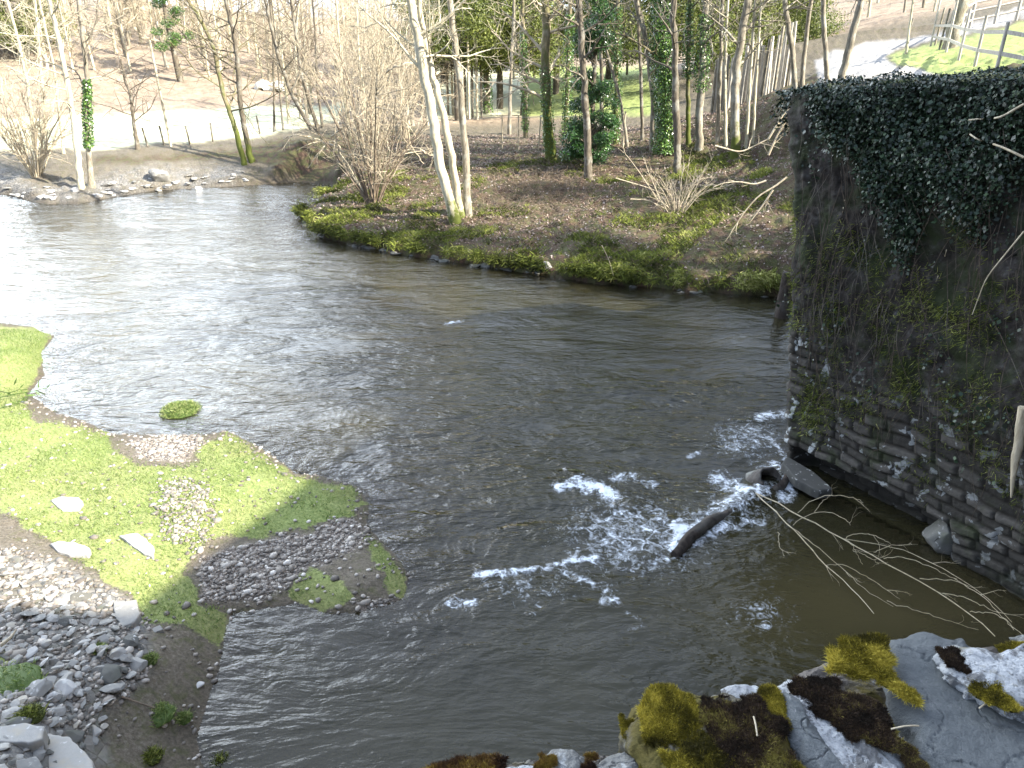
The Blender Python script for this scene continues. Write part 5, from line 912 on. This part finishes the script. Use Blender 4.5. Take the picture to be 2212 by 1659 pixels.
for (a_, c_), Y_, h_, lb_ in [((1956, 104), 44, 1.6, 'short leaning post beside the tall thin pole on the lane edge'), ((2019, 98), 42, 1.9, 'left of two tall thin stakes on the bend of the lane'), ((2028, 107), 40, 1.9, 'right of two tall thin stakes on the bend of the lane')]:
    p = G(a_, c_); m = MB(); post(m, p, h_, .05, .06); o = m.build('lane_post', M['bark_grey']); tag(o, lb_, 'post')
for i in range(26):
    px_ = 1542+i*6.6+rng.uniform(-1.5, 1.5); Y_ = 38-.25*i*.2+rng.uniform(-.5, .5); p = at_y(px_, 205-i*1.2, Y_); p[2] = H(p[0], p[1]); m = MB(); post(m, p, rng.uniform(2.2, 2.8), rng.uniform(.05, .075), rng.normal(0, .02)); o = m.build('garden_stake', M['wood_grey'] if i % 4 else M['bark_grey']); tag(o, 'tall pale stake in the close row climbing the slope', 'stake', 'row of tall pale stakes on the slope')
for i in range(9):
    px_ = 968+i*9+rng.uniform(-2, 2); p = at_y(px_, 230, 52+rng.uniform(-2, 2)); p[2] = H(p[0], p[1]); m = MB(); post(m, p, rng.uniform(4, 6), .09); o = m.build('pale_pole', M['bark_pale'] if i % 2 else M['bark_grey']); tag(o, 'straight pole like trunk in the row behind the grey trunk', 'pole', 'row of poles behind the grey trunk')
fl = [(1120, 325), (1163, 325), (1243, 328), (1085, 322), (1345, 322), (1300, 325)]
for i, q in enumerate(fl):
    p = G(*q); m = MB(); post(m, p, 1.55, .035, rng.normal(0, .03)); o = m.build('wire_fence_post', M['twig_pale']); tag(o, 'thin pale stake of the wire fence on top of the far bank', 'post', 'thin stakes on top of the far bank')
wf = MB(); P = [G(*q)+[0, 0, 1.45] for q in [(1010, 330), (1085, 322), (1120, 325), (1163, 325), (1243, 328)]]; tube(wf, smooth_path(P, 20), .012, 4, 0); o = wf.build('fence_wire', M['wood_grey']); tag(o, 'sagging wire strung between the thin stakes', 'wire')
for i, q in enumerate([(320, 318), (355, 314), (411, 313), (460, 308), (562, 290), (530, 300)]):
    p = G(*q); m = MB(); post(m, p, .95, .045, rng.normal(-.08, .05)); o = m.build('field_fence_post', M['bark_brown']); tag(o, 'short leaning dark post along the near edge of the bright field', 'post', 'posts along the near field edge')
p = at_y(368, 308, 40); p[2] = H(p[0], p[1]); m = MB(); post(m, p, 5.0, .06, -.02); o = m.build('slim_pole', M['bark_pale']); tag(o, 'tall slim pole rising alone from the bright field', 'pole')
shed = thing('field_shed', at_y(1130, 156, 84), 'small grey shed at the top of the meadow under the evergreen', 'shed'); s0 = at_y(1132, 156, 84); m = MB(); box(m, s0+[0, 0, 1.0], (4.2, 3, 2.6)); m.build('wall', NT('shed_grey').done((.22, .23, .26), .7), shed, smooth=False); m = MB(); v = s0+np.array([[-2.4, -1.8, 2.3], [2.4, -1.8, 2.3], [2.4, 1.8, 2.3], [-2.4, 1.8, 2.3], [-2.4, 0, 3.2], [2.4, 0, 3.2]]); m.add(v, [[0, 1, 5, 4], [2, 3, 4, 5]]); m.add(v, [[1, 2, 5], [3, 0, 4]]); m.build('roof', M['roof'], shed, smooth=False)
for a_, lb_ in ((575, 'left of two white domed hay covers beyond the bright field'), (606, 'right of two white domed hay covers beyond the bright field')):
    p = at_y(a_, 236, 60); p[2] = H(p[0], p[1]); th = np.linspace(0, np.pi, 13); m = MB(); xs = np.linspace(-1.3, 1.3, 8); V = np.array([[p[0]+.7*math.cos(q)*math.cos(x), p[1]+.7*math.sin(x), p[2]+.7*math.sin(q)*math.cos(x)] for x in xs for q in th]); m.add(V, grid_faces(8, 13)); o = m.build('hay_cover', NT('white_sheet').done((.45, .44, .40), .6)); tag(o, lb_, 'cover')
# ------------------------------------------------------------------ ground growth and litter
def scatter(n, xr, yr, dens, R_):
    x = R_.uniform(*xr, n); y = R_.uniform(*yr, n); z = H(x, y); keep = R_.uniform(0, 1, n) < dens(x, y, z); return np.c_[x, y, z][keep]
R9 = np.random.default_rng(9)
def dg(x, y, z): a_, b_, _ = proj(x, y, z); return zmask('grass', 14, a_, b_)*(z > .015)*(.35+.65*(fbm(x*1.3, y*1.3, 3, 8) > -.15))
P = scatter(170000, (-12, .5), (4.5, 16), dg, R9); m = MB(); blades(m, P, .045, .007, R9, .6, c=np.clip(.5+.7*fbm(P[:, 0]*1.5, P[:, 1]*1.5, 3, 2)+R9.normal(0, .15, len(P)), 0, 1)); m.build('short_grass', M['grass'], kind='stuff', label='short green grass covering the gravel bar', cat='grass')
def db(x, y, z):
    d_ = sdist(x, y, river); a_, b_, _ = proj(x, y, z); cl = fbm(x*.8, y*.8, 4, 21); return (z > .02)*(a_ < 1740)*np.clip(np.exp(-np.maximum(d_-.1, 0)/.8)*sstep(-.25, .25, cl+.25*fbm(x*3, y*3, 2, 27))+sstep(.08, .32, cl)*.6, 0, 1)*(d_ > -.05)
P = scatter(250000, (-8, 9), (17.5, 33), db, R9); cl = fbm(P[:, 0]*1.6, P[:, 1]*1.6, 4, 22); P[:, 2] += np.clip(cl, 0, 1)*.25*R9.uniform(0, 1, len(P)); m = MB(); blades(m, P, .13, .022, R9, .9, c=np.clip(.4+.7*cl+R9.normal(0, .16, len(P)), 0, 1)); m.build('bank_moss', M['moss_blade'], kind='stuff', label='moss and coarse grass mounds along the far bank', cat='moss')
# overhanging fringe
rsd = np.vstack([rs[i]+(rs[i+1]-rs[i])*np.linspace(0, 1, 60, endpoint=False)[:, None] for i in range(len(rs)-1)]); q = rsd[R9.integers(0, len(rsd), 26000)]+R9.normal(0, .13, (26000, 2)); lum = noise2(q[:, 0]*1.5, q[:, 1]*1.5, 9); P = np.c_[q, .18+.28*R9.uniform(0, 1, 26000)*(1+.7*lum)]; lum2 = fbm(P[:, 0]*1.3, P[:, 1]*1.3, 3, 77); kp = lum2 > -.12; P = P[kp]; lum = lum[kp]; P[:, 2] += .12*lum2[kp]; m = MB(); blades(m, P, .16, .022, R9, .7, dirn=np.tile([-.2, -.8, .1], (len(P), 1)), c=np.clip(.42+.5*lum+R9.normal(0, .2, len(P)), 0, 1)); m.build('moss_fringe', M['moss_blade'], kind='stuff', label='moss fringe overhanging the water along the far bank', cat='moss')
def dl(x, y, z): a_, b_, _ = proj(x, y, z); return (z > .2)*(a_ < 1750)*(.35+.65*(fbm(x*.7, y*.7, 3, 23) > -.1))
P = scatter(60000, (-8, 11), (18.5, 42), dl, R9); P[:, 2] += .02; m = MB(); leafcloud(m, P, np.tile([0, 0, 1.], (len(P), 1)), .085, .65, R9); m.build('leaf_litter', M['litter'], kind='stuff', label='dead brown leaves strewn over the far bank', cat='leaves')
m = MB()
for k in range(1800):
    x, y = R9.uniform(-6, 8.5), R9.uniform(19, 33); z = float(H(x, y)); a_, b_, _ = proj(x, y, z)
    if z < .3 or a_ > 1700: continue
    d = unit([R9.normal(), R9.normal(), R9.uniform(.1, 1.)]); L = R9.uniform(.3, .9); tt = np.linspace(0, 1, 6)[:, None]; Pk = np.array([x, y, z])+d*L*tt+[0, 0, 1]*(-.35*L*tt**2)+R9.normal(0, .02, (6, 3)); tube(m, Pk, np.linspace(.008, .003, 6), 3, 0, cap=False)
m.build('brushwood', M['twig_brown'], kind='stuff', label='tangle of thin dead stems over the far bank', cat='brushwood')
m = MB(); ctr = [(1385, 430, 9), (1210, 430, 8)]
for k in range(1500):
    px_ = R9.normal(1170, 75); py_ = R9.normal(400, 22); g = None
    x, y = at(px_, py_, 1.2)[:2]; z = float(H(x, y)); d = unit([R9.normal()*.8, R9.normal()*.5, R9.uniform(.3, 1.)]); L = R9.uniform(.5, 1.3); tt = np.linspace(0, 1, 7)[:, None]; Pk = np.array([x, y, z-.05])+d*L*tt+[0, 0, 1]*(-.7*L*tt**2)+R9.normal(0, .02, (7, 3)); tube(m, Pk, np.linspace(.009, .003, 7), 3, 0, cap=False)
m.build('bramble_tangle', M['twig_brown'], kind='stuff', label='dense brown bramble tangle on the rise behind the grey trunk', cat='brambles')
# pebbles on the bar
pv_ = []; bmp = bmesh.new(); bmesh.ops.create_icosphere(bmp, subdivisions=1, radius=1); pvv = np.array([v.co[:] for v in bmp.verts]); pff = np.array([[v.index for v in f.verts] for f in bmp.faces]); bmp.free()
def d_bar(x, y): return sdist(x, y, river)
def dp_(x, y, z): a_, b_, _ = proj(x, y, z); return np.clip(zmask('gravel', 26, a_, b_)+.5*zmask('rock', 10, a_, b_)+.03+.10*np.exp(-(d_bar(x, y)/.25)**2), 0, 1)*(z > -.02)*(a_ > -60)*(b_ < 1700)
P = scatter(60000, (-9, .2), (4.5, 14), dp_, R9); m = MB(); n = len(P); sz = R9.uniform(.012, .042, n)*np.where(R9.uniform(0, 1, n) < .06, 1.9, 1); A_ = R9.uniform(0, 6.28, n); v = pvv[None]*np.stack([sz, sz*R9.uniform(.5, .9, n), sz*.4], -1)[:, None]*(1+R9.normal(0, .12, (n, len(pvv), 1))); ca, sa = np.cos(A_)[:, None], np.sin(A_)[:, None]; v = np.stack([v[..., 0]*ca-v[..., 1]*sa, v[..., 0]*sa+v[..., 1]*ca, v[..., 2]], -1)+P[:, None]+[0, 0, .006]; m.add(v.reshape(-1, 3), (pff[None]+np.arange(n)[:, None, None]*len(pvv)).reshape(-1, 3), np.repeat(R9.uniform(0, 1, n), len(pvv)))
t = NT('pebble'); m.build('pebbles', t.done(t.ramp(t.attr('tint'), [(0, (.075, .064, .052)), (.6, (.20, .175, .145)), (.9, (.31, .28, .24)), (1, (.46, .43, .38))]), .8), kind='stuff', label='small pale pebbles strewn over the gravel bar', cat='pebbles')
# twigs of a green shrub leaning in at the left edge
m = MB()
for pl in [[(-30, 870), (20, 852), (60, 848), (100, 838)], [(-30, 895), (0, 880), (30, 875), (60, 858)], [(-20, 840), (20, 850), (40, 842)]]: P = smooth_path([at(a_, c_, .25) for a_, c_ in pl], 10); tube(m, P, .008, 4, 0); leafcloud(m, P[R9.integers(0, 10, 14)]+R9.normal(0, .05, (14, 3)), R9.normal(size=(14, 3)), .16, .22, R9, c=.1)
o = m.build('willow_sprig', M['grass']); tag(o, 'thin leafy willow sprig lying over the sunlit shore at the left edge', 'plant')
# dry stalk on rubble
loose('dead_stick', 'bleached stick lying on the rubble at the left edge', 'stick', [[(0, 1395, .95), (25, 1375, .97), (35, 1360, .98)]], .02, 'twig_pale'); loose('dead_stick', 'pale root like stick hanging down the lower rubble', 'stick', [[(150, 1510, .62), (155, 1560, .55), (160, 1590, .5)]], .018, 'twig_pale'); loose('dead_stick', 'thin brown stick pointing from the rubble towards the inlet', 'stick', [[(262, 1505, .5), (300, 1518, .42), (335, 1530, .3)]], .012, 'twig_brown')
# ------------------------------------------------------------------ background wood on the hills
protos = []
for k in range(5):
    R_ = np.random.default_rng(300+k); m = MB(); hgt = 8; P = smooth_path([[0, 0, -.3], [R_.normal(0, .2), R_.normal(0, .2), hgt*.5], [R_.normal(0, .4), R_.normal(0, .4), hgt]], 12); tube(m, P, np.linspace(.14, .03, 12), 6, 0, cap=False); m1 = m.mesh('trunk'); m1.materials.append(M['bark_grey' if k % 2 else 'bark_pale']); m = MB()
    for j in range(20): f = .2+.8*j/20; i = int(f*11); a = R_.uniform(0, 6.28); branch(m, P[i], [math.cos(a), math.sin(a), R_.uniform(.3, 1)], 2.6*(1.25-.8*f), .05*(1.2-f), 0, 2, R_, .14, .15, 4, (5, 4, 3), .75)
    m2 = m.mesh('crown'); m2.materials.append(M['twig_brown' if k == 1 else 'twig_pale']); protos.append((m1, m2))
R_ = np.random.default_rng(17); zs_ = []
for i in range(230):
    if i < 185: x = R_.uniform(-52, 4); y = R_.uniform(62, 100)
    elif i < 210: x = R_.uniform(8, 40); y = R_.uniform(60, 95)
    else: x = R_.uniform(-14, 3); y = R_.uniform(44, 60)
    z = float(H(x, y)); a_, b_, _ = proj(x, y, z)
    if 950 < a_ < 1420 and b_ > 135 and i >= 210: continue
    th = thing('hillside_tree', (x, y, z), 'bare leafless tree in the wood covering the far hillside', 'tree', 'bare trees of the hillside wood'); s_ = R_.uniform(.65, 1.15); th.scale = (s_, s_, s_*R_.uniform(.9, 1.1)); th.rotation_euler = (0, 0, R_.uniform(0, 6.28)); k = R_.integers(0, 5)
    for nm, me in zip(('trunk', 'crown'), protos[k]): o = bpy.data.objects.new(nm, me); sc.collection.objects.link(o); o.parent = th
